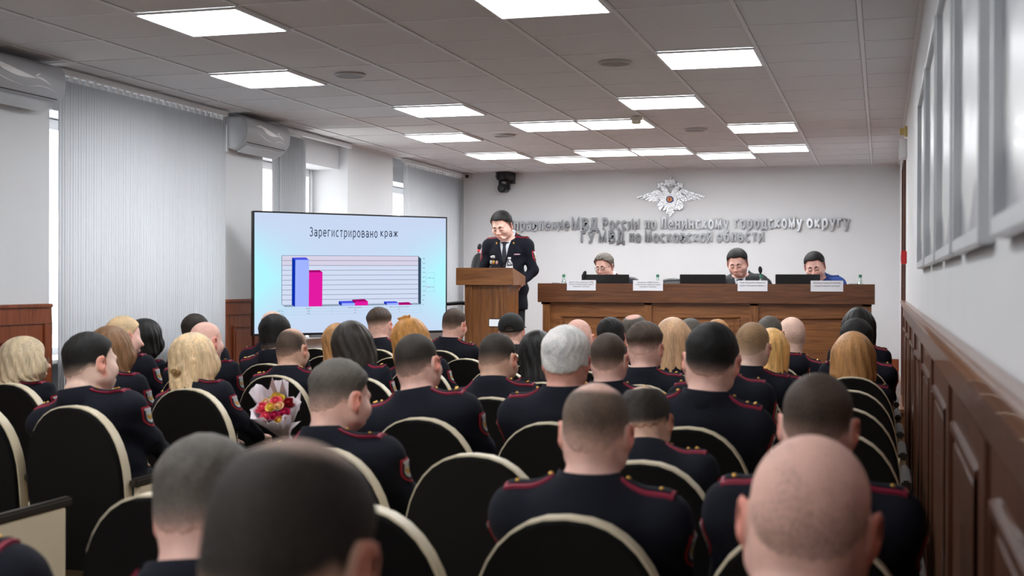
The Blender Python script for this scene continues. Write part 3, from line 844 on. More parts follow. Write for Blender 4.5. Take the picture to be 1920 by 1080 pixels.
m = MB(); flat(m, [(1400, 390), (1424, 410), (1422, 782), (1400, 770)], .0003); m.build('chart_side_wall', em_rgb('chart_side', 56, 74, 96), scr)
m = MB()
for i in range(0, 10):
    a = 385+(785-385)*i/10.0; b = 390+(770-390)*i/10.0
    flat(m, [(295, a+1.6), (1400, b+1.6), (1400, b-1.6), (295, a-1.6)], .0005)
flat(m, [(293, 785), (297, 785), (297, 385), (293, 385)], .0005)
m.build('chart_gridlines', em_rgb('gridline', 96, 112, 140), scr)
def bar(nm, front, side, top, cf, cs, ct):
    m = MB()
    flat(m, front, .0008, 0)
    if side:
        flat(m, side, .0008, 1)
    flat(m, top, .0008, 2)
    m.build('chart_bar', [em_rgb(nm+'f', *cf), em_rgb(nm+'s', *cs), em_rgb(nm+'t', *ct)], scr)
cb = ((158, 176, 252), (8, 46, 168), (72, 84, 222)); cmg = ((222, 26, 158), (120, 0, 90), (164, 8, 110))
bar('blue', [(402, 800), (513, 798), (515, 420), (405, 420)], [(376, 785), (402, 800), (405, 420), (378, 402)], [(405, 420), (515, 420), (490, 400), (378, 402)], *cb)
bar('magenta', [(513, 798), (622, 797), (625, 520), (515, 522)], None, [(515, 522), (625, 520), (600, 502), (515, 505)], *cmg)
bar('blue', [(780, 793), (887, 791), (887, 770), (780, 772)], [(756, 776), (780, 793), (780, 772), (756, 754)], [(780, 772), (887, 770), (862, 751), (756, 754)], *cb)
bar('magenta', [(887, 791), (994, 788), (993, 757), (889, 760)], [(865, 758), (889, 775), (889, 760), (865, 742)], [(889, 760), (993, 757), (967, 738), (865, 742)], *cmg)
bar('blue', [(1145, 787), (1242, 786), (1242, 769), (1145, 772)], [(1122, 772), (1145, 787), (1145, 772), (1122, 757)], [(1145, 772), (1242, 769), (1218, 755), (1122, 757)], *cb)
bar('magenta', [(1242, 786), (1350, 784), (1350, 782), (1242, 784)], None, [(1242, 784), (1350, 782), (1325, 762), (1240, 765)], *cmg)
ink = em_rgb('ink', 38, 48, 72); ink2 = em_rgb('small_ink', 70, 84, 110)
def slide_text(nm, body, zx0, zx1, zyb, zyt, mm, cap=None):
    (u0, v0), (u1, v1) = tz(zx0, zyb), tz(zx1, zyt)
    ttl = nm == 'title_word'
    me = text_sheet(nm, body, lambda u, v, d: (u0+u, -.0012, v0+v), u1-u0, v1-v0, .125 if ttl else .15, .10 if ttl else 0, 0, [mm], .24 if ttl else .22)
    return link(nm, me, scr)
slide_text('title_word', 'Зарегистрировано', 521, 1070, 226, 172, ink); slide_text('title_word', 'краж', 1094, 1235, 229, 175, ink)
for i, y in enumerate([782, 745, 708, 671, 634, 597, 560, 522, 485, 447, 410]):
    s = str(i*50); slide_text('axis_number', s, 1436, 1436+6*len(s), y+4, y-4, ink2)
for s, cx, y, w in (('Всего', 512, 812, 40), ('485', 512, 832, 22), ('359', 512, 855, 22), ('Квартирные кражи', 888, 805, 108), ('19', 888, 825, 14), ('43', 888, 847, 14), ('Кражи транспортных средств', 1247, 800, 158), ('17', 1247, 819, 13), ('1', 1247, 839, 5)):
    slide_text('table_text', s, cx-w/2, cx+w/2, y+4, y-4, ink2)
slide_text('table_text', '2022 год', 262, 308, 838, 830, ink2)
slide_text('table_text', '2023 год', 262, 308, 862, 854, ink2)
m = MB()
for (a, b) in (((250, 822), (1424, 795)), ((250, 845), (1424, 822)), ((250, 868), (1424, 846))):
    flat(m, [(a[0], a[1]+.7), (b[0], b[1]+.7), (b[0], b[1]-.7), (a[0], a[1]-.7)], .0006)
for x, y0_, y1_ in ((701, 800, 862), (1424, 790, 846)):
    flat(m, [(x-.7, y1_), (x+.7, y1_), (x+.7, y0_), (x-.7, y0_)], .0006)
for (x0, y0_, x1, y1_) in ((1462, 527, 1532, 524), (1462, 678, 1532, 676)):
    flat(m, [(x0, y0_+.8), (x1, y1_+.8), (x1, y1_-.8), (x0, y0_-.8)], .0006)
for x in (1462, 1532):
    flat(m, [(x-.8, 677), (x+.8, 677), (x+.8, 525), (x-.8, 525)], .0006)
m.build('table_lines', em_rgb('thin_line', 160, 186, 206), scr)
for y, c, s in ((566, em_rgb('bluef', 158, 176, 252), '2022 год'), (640, em_rgb('magentaf', 222, 26, 158), '2023 год')):
    m = MB(); flat(m, [(1472, y+4), (1479, y+4), (1479, y-4), (1472, y-4)], .0008); m.build('legend_key', c, scr)
    slide_text('legend_text', s, 1484, 1524, y+4, y-4, ink2)
tag(tv, 'large flat display showing a slide with a blue and magenta bar chart', 'screen')

# ------------------------------------------------------------------ lectern
LX0, LX1 = float(atY(855, 520, 4.22)[0]), float(atY(961, 520, 4.22)[0])
LW = LX1-LX0
lt = empty('lectern', ((LX0+LX1)/2, 4.22, ZS))
ZT = 1.155
m = MB()
m.span((-LW/2, 0, ZT-.16), (LW/2, .02, ZT)); 
for s in (-1, 1):                                       # side boards with sloping top edge
    x0, x1 = (s*LW/2, s*(LW/2-.02))
    lo, hi = min(x0, x1), max(x0, x1)
    m.add([(lo, .02, ZT-.16), (hi, .02, ZT-.16), (hi, .44, ZT-.16), (lo, .44, ZT-.16), (lo, .02, ZT), (hi, .02, ZT), (hi, .44, ZT-.075), (lo, .44, ZT-.075)],
          [(0, 3, 2, 1), (4, 5, 6, 7), (0, 1, 5, 4), (1, 2, 6, 5), (2, 3, 7, 6), (3, 0, 4, 7)])
m.build('lectern_apron', wood_oak, lt, bevel=.003)
m = MB(); m.add([(-LW/2+.02, .02, ZT-.05), (LW/2-.02, .02, ZT-.05), (LW/2-.02, .44, ZT-.11), (-LW/2+.02, .44, ZT-.11), (-LW/2+.02, .02, ZT-.07), (LW/2-.02, .02, ZT-.07), (LW/2-.02, .44, ZT-.13), (-LW/2+.02, .44, ZT-.13)],
                [(0, 1, 2, 3), (7, 6, 5, 4), (0, 4, 5, 1), (1, 5, 6, 2), (2, 6, 7, 3), (3, 7, 4, 0)]); m.build('reading_top', wood_oak, lt)
bx0 = -LW/2+.075; bx1 = LW/2-.045
m = MB(); m.span((bx0, .045, .0), (bx1, .36, ZT-.16)); m.build('lectern_body', wood_oakz, lt, bevel=.003)
for xx in (bx0, bx1-.075):
    m = MB(); m.span((xx, .03, 0), (xx+.075, .045, ZT-.16))
    for g in (.022, .046):
        m.span((xx+g-.004, .0245, .12), (xx+g+.004, .0305, ZT-.22))
    m.build('pilaster', wood_oakz, lt, bevel=.002)
m = MB(); m.span((bx0-.015, .015, 0), (bx1+.015, .37, .07)); m.build('lectern_plinth', wood_oakz, lt, bevel=.004)
tag(lt, 'tall brown wooden lectern with fluted pilasters on the stage', 'lectern')
LZ = ZS+ZT-.056
# things on the lectern
p = atY(925, 497, 4.36)
t = empty('tablet', (float(p[0]), 4.44, LZ-.022))
Mx = Matrix.Rotation(-.14, 4, 'X')
m = MB(); m.box((0, 0, .045), (.25, .18, .012), M=Mx); m.box((0, .05, .02), (.2, .05, .03), M=Mx); m.build('tablet_body', black_pl, t, bevel=.003)
m = MB(); m.box((0, -.09, .064), (.235, .003, .008), M=Mx); m.build('tablet_edge', mat('light_edge', rgb(200, 205, 212), .3), t)
tag(t, 'dark tablet with a light edge lying on the lectern before the speaker', 'tablet')

def bottle(name, loc, h, r, cap_m, body_m, lab, cat='bottle', grp=None, liquid=None):
    t = empty(name, loc)
    m = MB(); m.lathe([(.001, 0), (r*.9, 0), (r, .008), (r, h*.55), (r*.96, h*.62), (r*.55, h*.78), (r*.36, h*.85), (r*.36, h*.93), (.001, h*.93)], seg=20); m.build('bottle_body', body_m, t, smooth=True)
    m = MB(); m.lathe([(.001, h*.90), (r*.45, h*.90), (r*.45, h), (.001, h)], seg=16); m.build('bottle_cap', cap_m, t, bevel=.001)
    m = MB(); m.lathe([(r*1.012, h*.18), (r*1.02, h*.2), (r*1.02, h*.44), (r*1.012, h*.46)], seg=20); m.build('bottle_label', liquid or mat('label_paper', rgb(220, 226, 230), .5), t, smooth=True)
    tag(t, lab, cat, grp)
    return t
pet = glass('bottle_plastic', (.92, .95, .96, 1), .5)
pet_g = glass('bottle_plastic_green', (.78, .90, .86, 1), .5)
green_cap = mat('green_cap', rgb(44, 122, 92), .4)
p = atY(955, 497, 4.33); bottle('water_bottle', (float(p[0]), 4.33, LZ), .155, .033, white_pl, pet, 'small clear water bottle with white cap standing on the lectern')

def gooseneck(name, loc, pts, lab, red=False):
    t = empty(name, loc)
    m = MB(); m.lathe([(.001, 0), (.045, 0), (.045, .012), (.03, .022), (.001, .022)], seg=20); m.build('mic_base', black_pl, t, smooth=True)
    m = MB(); m.tube([(0, 0, .02)]+pts, .005, 8); m.build('mic_neck', dark_metal, t, smooth=True)
    a, b = Vector(pts[-2]), Vector(pts[-1]); d = (b-a).normalized()
    m = MB(); m.tube([b-d*.01, b+d*.006, b+d*.03, b+d*.052, b+d*.06], [.008, .017, .02, .014, .004], 14); m.build('mic_head', mat('mic_foam', rgb(22, 22, 24), .9), t, smooth=True)
    if red:
        m = MB(); m.tube([b-d*.02, b-d*.006], .013, 14); m.build('mic_ring', mat('mic_red', rgb(210, 40, 60), .4, emit=rgb(230, 40, 60), estr=.6), t)
    tag(t, lab, 'microphone')
p = atY(888, 500, 4.33); q = atY(898, 474, 4.42)
gooseneck('gooseneck_microphone', (float(p[0]), 4.33, LZ+.001), [(.005, .02, .08), (float(q[0]-p[0])*.7, .05, .14), (float(q[0]-p[0]), .09, float(q[2])-LZ+.03)], 'thin gooseneck microphone with a red ring standing on the lectern', True)

# ------------------------------------------------------------------ presidium table
DX0, DX1, DYF = -3.184, .053, 5.30
dk = empty('presidium_table', ((DX0+DX1)/2, DYF, ZS)); DW = (DX1-DX0)
ZA = 1.463-ZS; ZAB = 1.275-ZS; ZWT = ZA-.18
m = MB(); m.span((-DW/2, 0, ZAB), (DW/2, .03, ZA)); m.span((-DW/2, .03, ZAB), (-DW/2+.03, .75, ZA)); m.span((DW/2-.03, .03, ZAB), (DW/2, .75, ZA)); m.build('table_apron', wood_apron, dk, bevel=.003)
m = MB(); m.span((-DW/2+.03, .03, ZWT-.03), (DW/2-.03, .75, ZWT)); m.build('worktop', wood_apron, dk, bevel=.002)
m = MB(); m.span((-DW/2+.04, .05, 0), (DW/2-.03, .09, ZAB)); m.span((-DW/2+.04, .09, 0), (-DW/2+.08, .68, ZAB)); m.span((DW/2-.07, .09, 0), (DW/2-.03, .68, ZAB)); m.build('front_panel', wood_oak, dk)
pil = [-DW/2+.045, -2.115-(DX0+DX1)/2, -1.092-(DX0+DX1)/2, DW/2-.11]
for xx in pil:
    m = MB(); m.span((xx, .03, 0), (xx+.08, .05, ZAB))
    for g in (.024, .050):
        m.span((xx+g-.004, .0245, .10), (xx+g+.004, .031, ZAB-.09))
    m.build('pilaster', wood_oakz, dk, bevel=.002)
for i in range(3):
    a, b = pil[i]+.08+.10, pil[i+1]-.10
    z1, z0 = 1.155-ZS, .12
    m = MB()
    for (p0, p1, q0, q1) in ((a, b, z1-.022, z1), (a, b, z0, z0+.022), (a, a+.022, z0+.022, z1-.022), (b-.022, b, z0+.022, z1-.022)):
        m.span((p0, .036, q0), (p1, .05, q1))
    m.span((a+.05, .043, z0+.05), (b-.05, .05, z1-.05))
    m.build('raised_panel', wood_oak, dk, bevel=.002)
tag(dk, 'long brown wooden presidium table with raised front panels on the stage', 'table')
ZW = ZS+ZWT+.0015
# name plates folded over the front edge
paper = mat('card_paper', rgb(228, 230, 236), .6)
cards = [((1063, 1117), ['Заместитель начальника УМВД', 'России по Ленинскому округу', 'полковник полиции', ''], 'white name card hanging on the table before the man in glasses'),
         ((1187, 1243), ['Начальник УМВД России', 'по Ленинскому городскому округу', 'полковник полиции', ''], 'white name card before the empty place, second from the left'),
         ((1383, 1439), ['Глава Ленинского городского', 'округа Московской области', ''], 'white name card hanging on the table before the man in the black suit'),
         ((1520, 1581), ['Видновский городской прокурор', 'старший советник юстиции', ''], 'white name card before the man in the blue uniform')]
for (xa, xb), lines, lab in cards:
    pa, pb = atY(xa, 536, DYF-.004), atY(xb, 536, DYF-.004)
    w = float(pb[0]-pa[0]); t = empty('name_card', (float(pa[0]+pb[0])/2, DYF, 1.394)); h = .102
    m = MB(); m.span((-w/2, -.0045, 0), (w/2, -.003, h)); m.add([(-w/2, -.003, h), (w/2, -.003, h), (w/2, .035, .0705), (-w/2, .035, .0705), (-w/2, -.003, h-.001), (w/2, -.003, h-.001), (w/2, .035, .0695), (-w/2, .035, .0695)], [(0, 1, 2, 3), (7, 6, 5, 4), (0, 4, 5, 1), (1, 5, 6, 2), (2, 6, 7, 3), (3, 7, 4, 0)])
    m.build('card', paper, t)
    n = len(lines); lh = h*.72/n
    for i, s in enumerate(lines):
        if not s:
            continue
        tw = min(w*.84, len(s)*.0098); zz = h*.80-i*lh*1.15
        me = text_sheet('card_text', s, lambda u, v, d: (u-tw/2, -.0056, zz+v-.006), tw, .0125, .15, 0, 0, [mat('print_ink', rgb(60, 62, 74), .7)])
        link('card_text', me, t)
    tag(t, lab, 'name card', 'name cards on the presidium table')
# monitors (seen from behind)
scr_b = mat('monitor_back', rgb(12, 12, 13), .45)
for (xa, xb), lab in (((1091, 1180), 'black monitor back on the table before the man in glasses'), ((1275, 1361), 'black monitor back beside the empty black chair'), ((1454, 1538), 'black monitor back before the man in the blue uniform')):
    pa, pb = atY(xa, 520, DYF+.2), atY(xb, 520, DYF+.2); w = float(pb[0]-pa[0]); zt = float(pa[2])+.028
    t = empty('monitor', (float(pa[0]+pb[0])/2, DYF+.2, ZW+.0015)); H = zt-ZW
    m = MB(); m.box((0, 0, H-.125), (w, .014, .25), M=Matrix.Rotation(.10, 4, 'X')); m.box((0, .012, H-.13), (w*.8, .03, .17), M=Matrix.Rotation(.10, 4, 'X')); m.build('monitor_housing', scr_b, t, bevel=.004)
    m = MB(); m.box((0, .012, H-.125), (w-.02, .004, .23), M=Matrix.Rotation(.10, 4, 'X')); m.build('monitor_screen', mat('dark_screen', rgb(18, 20, 26), .15), t)
    m = MB(); m.span((-.03, .01, .008), (.03, .03, H-.12)); m.lathe([(.001, 0), (.09, 0), (.09, .008), (.001, .01)], c=(0, .02, 0), seg=24); m.build('monitor_stand', scr_b, t)
    tag(t, lab, 'monitor', 'monitors on the presidium table')
# bottles, tumblers, microphones
for x, lab in ((1057, 'green-capped water bottle at the left end of the table'), (1233, 'green-capped water bottle between the second name card and the empty chair'), (1427, 'green-capped water bottle behind the name card of the man in the suit'), (1613, 'green-capped water bottle at the right end of the table')):
    p = atY(x, 524, DYF+.16); bottle('water_bottle', (float(p[0]), DYF+.16, ZW), 1.553-ZW, .033, green_cap, pet_g, lab, grp='green-capped bottles on the table')
p = atY(1416, 524, DYF+.12); bottle('small_bottle', (float(p[0]), DYF+.12, ZW), .20, .028, white_pl, pet, 'small white-capped bottle beside the green-capped bottle near the man in the suit')
def tumbler(x, lab):
    p = atY(x, 526, DYF+.14)
    m = MB(); m.lathe([(.001, 0), (.031, 0), (.036, .12), (.039, .185), (.036, .185), (.033, .12), (.028, .008), (.001, .008)], seg=24)
    o = m.build('tumbler', pet, smooth=True); o.location = (float(p[0]), DYF+.14, ZW); tag(o, lab, 'glass', 'drinking glasses on the table')
tumbler(1042, 'clear drinking glass left of the bottle at the left table end'); tumbler(1600, 'clear drinking glass left of the bottle at the right table end')
p = atY(1083, 527, DYF+.14); q = atY(1096, 511, DYF+.14)
gooseneck('gooseneck_microphone', (float(p[0])-.01, DYF+.14, ZW), [(.004, 0, .10), (float(q[0]-p[0])*.6, .0, .17), (float(q[0]-p[0]), 0, float(q[2])-ZW-.04)], 'gooseneck microphone leaning right beside the first name card')
p = atY(1428, 527, DYF+.3); q = atY(1426, 505, DYF+.3)
gooseneck('gooseneck_microphone', (float(p[0]), DYF+.30, ZW), [(.002, 0, .10), (.0, .0, .18), (float(q[0]-p[0]), 0, float(q[2])-ZW-.03)], 'upright gooseneck microphone right of the man in the suit')
p = atY(1592, 527, DYF+.25); t = empty('desk_telephone', (float(p[0])-.03, DYF+.27, ZW+.014))
m = MB(); m.box((0, 0, .025), (.12, .16, .05), M=Matrix.Rotation(.15, 4, 'X')); m.build('phone_body', black_pl, t, bevel=.008)
m = MB(); m.tube([(-.075, 0, .10), (-.06, 0, .135), (.0, 0, .148), (.05, 0, .135), (.07, 0, .10)], [.022, .02, .014, .02, .022], 10); m.span((-.02, -.02, .04), (.02, .02, .14)); m.build('handset', black_pl, t, smooth=True)
tag(t, 'small black telephone on the table left of the right-hand glass', 'telephone')

# ------------------------------------------------------------------ black office chairs on the stage
leather = mat('black_leather', rgb(30, 31, 33), .32, bump=.15, bscale=40)
def rbox(w, d, h, ex=4.0, nu=24, nv=14, bulge=None):
    """superellipsoid cushion centred on the origin"""
    vs = []; fs = []
    sg = lambda c, p: math.copysign(abs(c)**p, c)
    for i in range(nv+1):
        ph = -PI/2+PI*i/nv
        for j in range(nu):
            th = 2*PI*j/nu
            vs.append((w/2*sg(math.cos(ph), 2/ex)*sg(math.cos(th), 2/ex), d/2*sg(math.cos(ph), 2/ex)*sg(math.sin(th), 2/ex), h/2*sg(math.sin(ph), 2/ex)))
    for i in range(nv):
        for j in range(nu):
            fs.append((i*nu+j, i*nu+(j+1) % nu, (i+1)*nu+(j+1) % nu, (i+1)*nu+j))
    return vs, fs
oc_proto = None
def office_chair(x, y, rz, lab, ztop=None, w=.52):
    global oc_proto
    if oc_proto is None:
        t = oc_proto = empty('office_chair', (0, 0, 0))
        def cush(nm, wd, c, tilt=0, ex=5):
            vs, fs = rbox(*wd, ex=ex); M_ = Matrix.Translation(c) @ Matrix.Rotation(tilt, 4, 'X')
            m = MB(); m.add([tuple(M_ @ Vector(v)) for v in vs], fs); return m.build(nm, leather, t, smooth=True)
        cush('seat', (.52, .50, .11), (0, 0, .455)); cush('backrest', (.53, .10, .62), (0, -.27, .80), .14, 6)
        m = MB(); m.lathe([(.03, .09), (.03, .25), (.022, .26), (.022, .42), (.001, .42)], seg=16)
        for k in range(5):
            a = 2*PI*k/5; m.tube([(0, 0, .10), (.28*math.cos(a), .28*math.sin(a), .075)], [.028, .018], 10)
        m.build('chair_base', dark_metal, t, smooth=True)
        for k in range(5):
            a = 2*PI*k/5; m = MB(); m.tube([(.28*math.cos(a)-.02*math.sin(a), .28*math.sin(a)+.02*math.cos(a), .03), (.28*math.cos(a)+.02*math.sin(a), .28*math.sin(a)-.02*math.cos(a), .03)], .03, 14); m.tube([(.28*math.cos(a), .28*math.sin(a), .04), (.28*math.cos(a), .28*math.sin(a), .08)], .01, 8); m.build('castor', black_pl, t, smooth=True)
        for s in (-1, 1):
            m = MB(); m.tube([(s*.24, .10, .45), (s*.29, .12, .50), (s*.30, .12, .66), (s*.30, -.16, .67), (s*.27, -.24, .66)], .018, 10); m.build('armrest', leather, t, smooth=True)
    else:
        t = copy_tree(oc_proto)
    t.location = (x, y, ZS); t.rotation_euler = (0, 0, rz)
    tag(t, lab, 'office chair', 'black leather chairs on the stage')
    return t
DESK_X = []
def oc_px(px, Y, lab, rz=PI, dz=0):
    p = atY(px, 515, Y); o = office_chair(float(p[0]), Y-.10, rz, lab); o.scale = (1, 1, 1+dz); DESK_X.append(float(p[0])); return o
oc_px(1150, 6.32, 'black leather chair of the man in glasses at the left of the table', PI, -.02)
oc_px(1276, 6.25, 'empty black leather chair in the middle of the presidium table', PI, -.035)
oc_px(1398, 6.32, 'black leather chair of the man in the black suit', PI, -.02)
oc_px(1545, 6.32, 'black leather chair of the man in the blue uniform', PI, -.07)
p = atY(884, 490, 5.5); office_chair(float(p[0]), 5.5, 2.7, 'spare black office chair standing behind the speaker at the lectern').scale = (.95, .95, 1.2)

# ------------------------------------------------------------------ auditorium chairs
shell_m = mat('chair_shell', rgb(8, 7, 6), .6, spec=.25, bump=.05, bscale=200)
cream = mat('cream_leather', rgb(214, 200, 172), .42, bump=.08, bscale=150)
arm_m = mat('arm_board', rgb(40, 34, 29), .4)
def outline(w, z0, z1, n=18):
    zs = .634
    pts = [(-w*.93, z0), (w*.93, z0), (w*.99, z0+(zs-z0)*.6)]
    for i in range(n+1):
        a = PI*i/n
        cx, sx_ = math.cos(a), math.sin(a)
        pts.append((w*math.copysign(abs(cx)**.86, cx), zs+(z1-zs)*abs(sx_)**.92))
    pts.append((-w*.99, z0+(zs-z0)*.6))
    return pts
REC = .13
def cfr(u, v, d):                                        # back frame: leans back towards the top
    return (u, (.95-v)*REC+d, v)
ac_proto = {}
def make_chair(kind):
    t = empty('auditorium_chair', (0, 0, 0))
    m = MB(); o1 = outline(.225, .26, .945); m.prism(o1, -.022, -.006, cfr); m.build('back_shell', shell_m, t, bevel=.004)
    m = MB(); o2 = outline(.2335, .40, .955); n2 = len(o2); vs = []; fs = []
    lay = [(-.0055, .004), (-.0035, 0), (.044, 0), (.052, .004), (.058, .012), (.060, .024)]
    for dd, ins in lay:
        kx, kz = 1-ins/.23, 1-ins/.27
        vs += [cfr(u*kx, .675+(v-.675)*kz, dd) for u, v in o2]
    for i in range(len(lay)-1):
        fs += [(i*n2+j, i*n2+(j+1) % n2, (i+1)*n2+(j+1) % n2, (i+1)*n2+j) for j in range(n2)]
    fs += [tuple(range(n2)), tuple(range((len(lay)-1)*n2, len(lay)*n2))]
    m.add(vs, fs); m.build('back_cushion', cream, t, smooth=True)
    vs, fs = rbox(.45, .44, .10, ex=5); m = MB(); m.add([(v[0], v[1]+.36, v[2]+.392) for v in vs], fs); m.build('seat_cushion', cream, t, smooth=True)
    m = MB(); m.span((-.20, .16, .335), (.20, .55, .355)); m.build('seat_board', shell_m, t)
    sides = {'mid': (-1,), 'wall': (-1, 1), 'aisle': (-1, 1)}[kind]
    for s in sides:
        m = MB(); m.span((s*.255-.015, .09, .0), (s*.255+.015, .50, .62)); m.build('side_panel', cream, t, bevel=.004)
        m = MB(); m.span((s*.255-.0195, .06, .62), (s*.255+.0195, .54, .655)); m.build('armrest', arm_m, t, bevel=.008)
    if len(sides) == 1:
        m = MB(); m.span((.226, .2, .3), (.2295, .45, .36)); m.build('hinge_plate', dark_metal, t)
    return t
def seat_x(k):
    return -.04-.51*k
ROWS = 'ZABCDEFGHI'
def row_y(r):
    return -6.035+.905*ROWS.index(r)
def chair(r, k, lab, x=None):
    kind = 'wall' if k == 0 or (r, k) == ('F', 5) else ('aisle' if k == 6 and r in 'BCDE' else 'mid')
    if kind not in ac_proto:
        t = ac_proto[kind] = make_chair(kind)
    else:
        t = copy_tree(ac_proto[kind])
    t.location = (seat_x(k) if x is None else x, row_y(r), 0)
    tag(t, lab, 'chair', 'black-backed cream chairs of the audience')
    return t
# ------------------------------------------------------------------ bodies: smooth-blended volumes turned into one continuous surface
BIG = np.float32(9.0)
class Field:
    """signed distances on a rectilinear grid, blended volume by volume"""
    def __init__(self, xs, ys, zs):
        self.x, self.y, self.z = [np.asarray(a, dtype=np.float32) for a in (xs, ys, zs)]
        self.d = np.full((len(xs), len(ys), len(zs)), BIG, dtype=np.float32)
    def block(self, lo, hi):
        sl = []
        for ax, a, b in zip((self.x, self.y, self.z), lo, hi):
            i, j = np.searchsorted(ax, a), np.searchsorted(ax, b)
            if j <= i:
                return None
            sl.append(slice(int(i), int(j)))
        return tuple(sl)
    def put(self, fn, lo, hi, k=.02, mode='add', pad=.07):
        b = self.block([v-pad for v in lo], [v+pad for v in hi])
        if b is None:
            return
        X = self.x[b[0]][:, None, None]; Y = self.y[b[1]][None, :, None]; Z = self.z[b[2]][None, None, :]
        q = fn(X, Y, Z).astype(np.float32); d = self.d[b]
        if mode == 'add':
            if k > 0:
                h = np.maximum(k-np.abs(d-q), 0)/k
                self.d[b] = np.minimum(d, q)-h*h*k*.25
            else:
                self.d[b] = np.minimum(d, q)
        else:
            q = -q
            if k > 0:
                h = np.maximum(k-np.abs(d-q), 0)/k
                self.d[b] = np.maximum(d, q)+h*h*k*.25
            else:
                self.d[b] = np.maximum(d, q)
    def ell(self, c, r, k=.02, mode='add', R=None, pad=.07):
        """ellipsoid; R: 3x3 rotation (columns = the ellipsoid's axes)"""
        c = np.asarray(c, float); r = np.asarray(r, float); m = max(r)
        def fn(X, Y, Z):
            dx, dy, dz = X-c[0], Y-c[1], Z-c[2]
            if R is not None:
                dx, dy, dz = [R[0][i]*dx+R[1][i]*dy+R[2][i]*dz for i in range(3)]
            k0 = np.sqrt((dx/r[0])**2+(dy/r[1])**2+(dz/r[2])**2)
            k1 = np.sqrt((dx/r[0]**2)**2+(dy/r[1]**2)**2+(dz/r[2]**2)**2)+1e-9
            return k0*(k0-1)/k1
        e = r if R is None else [m]*3
        self.put(fn, c-e, c+e, k, mode, pad)
    def cone(self, a, b, ra, rb, k=.02, mode='add', flat=None, pad=.07):
        """capsule tapering from ra at a to rb at b; flat = (axis, factor) squashes it along a world axis"""
        a = np.asarray(a, float); b = np.asarray(b, float); ab = b-a; L2 = float(ab@ab)+1e-9
        s = np.ones(3)
        if flat:
            s[flat[0]] = flat[1]
        ab_ = ab/s; L2 = float(ab_@ab_)+1e-9
        def fn(X, Y, Z):
            px, py, pz = (X-a[0])/s[0], (Y-a[1])/s[1], (Z-a[2])/s[2]
            t = np.clip((px*ab_[0]+py*ab_[1]+pz*ab_[2])/L2, 0, 1)
            d = np.sqrt((px-t*ab_[0])**2+(py-t*ab_[1])**2+(pz-t*ab_[2])**2)-(ra+(rb-ra)*t)
            return d*(min(1, s.min()))
        m = max(ra, rb)*max(1, s.max())
        self.put(fn, np.minimum(a, b)-m, np.maximum(a, b)+m, k, mode, pad)
    def cut(self, fn):
        """keep the part where fn < 0"""
        X = self.x[:, None, None]; Y = self.y[None, :, None]; Z = self.z[None, None, :]
        self.d = np.maximum(self.d, fn(X, Y, Z).astype(np.float32))
    def surface(self):
        D = self.d; nx, ny, nz = D.shape
        D = D.copy()
        D[0] = D[-1] = BIG; D[:, 0] = D[:, -1] = BIG; D[:, :, 0] = D[:, :, -1] = BIG
        ins = D < 0
        c = [ins[i:nx-1+i, j:ny-1+j, l:nz-1+l] for i in (0, 1) for j in (0, 1) for l in (0, 1)]
        s = sum(q.astype(np.int8) for q in c)
        act = (s > 0) & (s < 8)
        I, J, K = np.nonzero(act)
        idx = np.full(act.shape, -1, dtype=np.int32); idx[I, J, K] = np.arange(len(I))
        acc = np.zeros((len(I), 3), dtype=np.float64); cnt = np.zeros(len(I))
        ax = (self.x, self.y, self.z)
        corners = [(i, j, l) for i in (0, 1) for j in (0, 1) for l in (0, 1)]
        for a in range(3):
            for p in corners:
                if p[a]:
                    continue
                q = list(p); q[a] = 1
                d0 = D[I+p[0], J+p[1], K+p[2]]; d1 = D[I+q[0], J+q[1], K+q[2]]
                on = (d0 < 0) != (d1 < 0)
                t = np.where(on, d0/np.where(np.abs(d0-d1) < 1e-12, 1, d0-d1), 0)
                P0 = np.stack([self.x[I+p[0]], self.y[J+p[1]], self.z[K+p[2]]], 1).astype(np.float64)
                P1 = np.stack([self.x[I+q[0]], self.y[J+q[1]], self.z[K+q[2]]], 1)
                acc += np.where(on[:, None], P0+(P1-P0)*t[:, None], 0); cnt += on
        V = acc/np.maximum(cnt, 1)[:, None]
        Q = []
        for a in range(3):
            sh = [nx, ny, nz]; sh[a] -= 1
            lo = tuple(slice(0, -1) if i == a else slice(1, -1) for i in range(3))
            hi = tuple(slice(1, None) if i == a else slice(1, -1) for i in range(3))
            A, B = ins[lo], ins[hi]
            e = np.nonzero(A != B)
            base = [e[i]+(0 if i == a else 1) for i in range(3)]
            b, c_ = (a+1) % 3, (a+2) % 3
            quad = []
            for (db, dc) in ((-1, -1), (0, -1), (0, 0), (-1, 0)):
                w = [base[0].copy(), base[1].copy(), base[2].copy()]
                w[b] = w[b]+db; w[c_] = w[c_]+dc
                quad.append(idx[w[0], w[1], w[2]])
            quad = np.stack(quad, 1)
            flip = ~A[e]
            quad[flip] = quad[flip][:, ::-1]
            Q.append(quad)
        Q = np.concatenate(Q); Q = Q[(Q >= 0).all(1)]
        return V, Q

def axis(*spans):
    """grid lines: (start, stop, step) runs joined"""
    out = []
    for a, b, h in spans:
        n = max(1, int(round((b-a)/h))); out += list(a+(b-a)*np.arange(n)/n)
    return np.array(out+[spans[-1][1]])
def sst(x, a, b):
    t = np.clip((x-a)/(b-a), 0, 1); return t*t*(3-2*t)
def rotm(ax, a):
    c, s = math.cos(a), math.sin(a)
    return np.array({'X': [[1, 0, 0], [0, c, -s], [0, s, c]], 'Y': [[c, 0, s], [0, 1, 0], [-s, 0, c]], 'Z': [[c, -s, 0], [s, c, 0], [0, 0, 1]]}[ax])

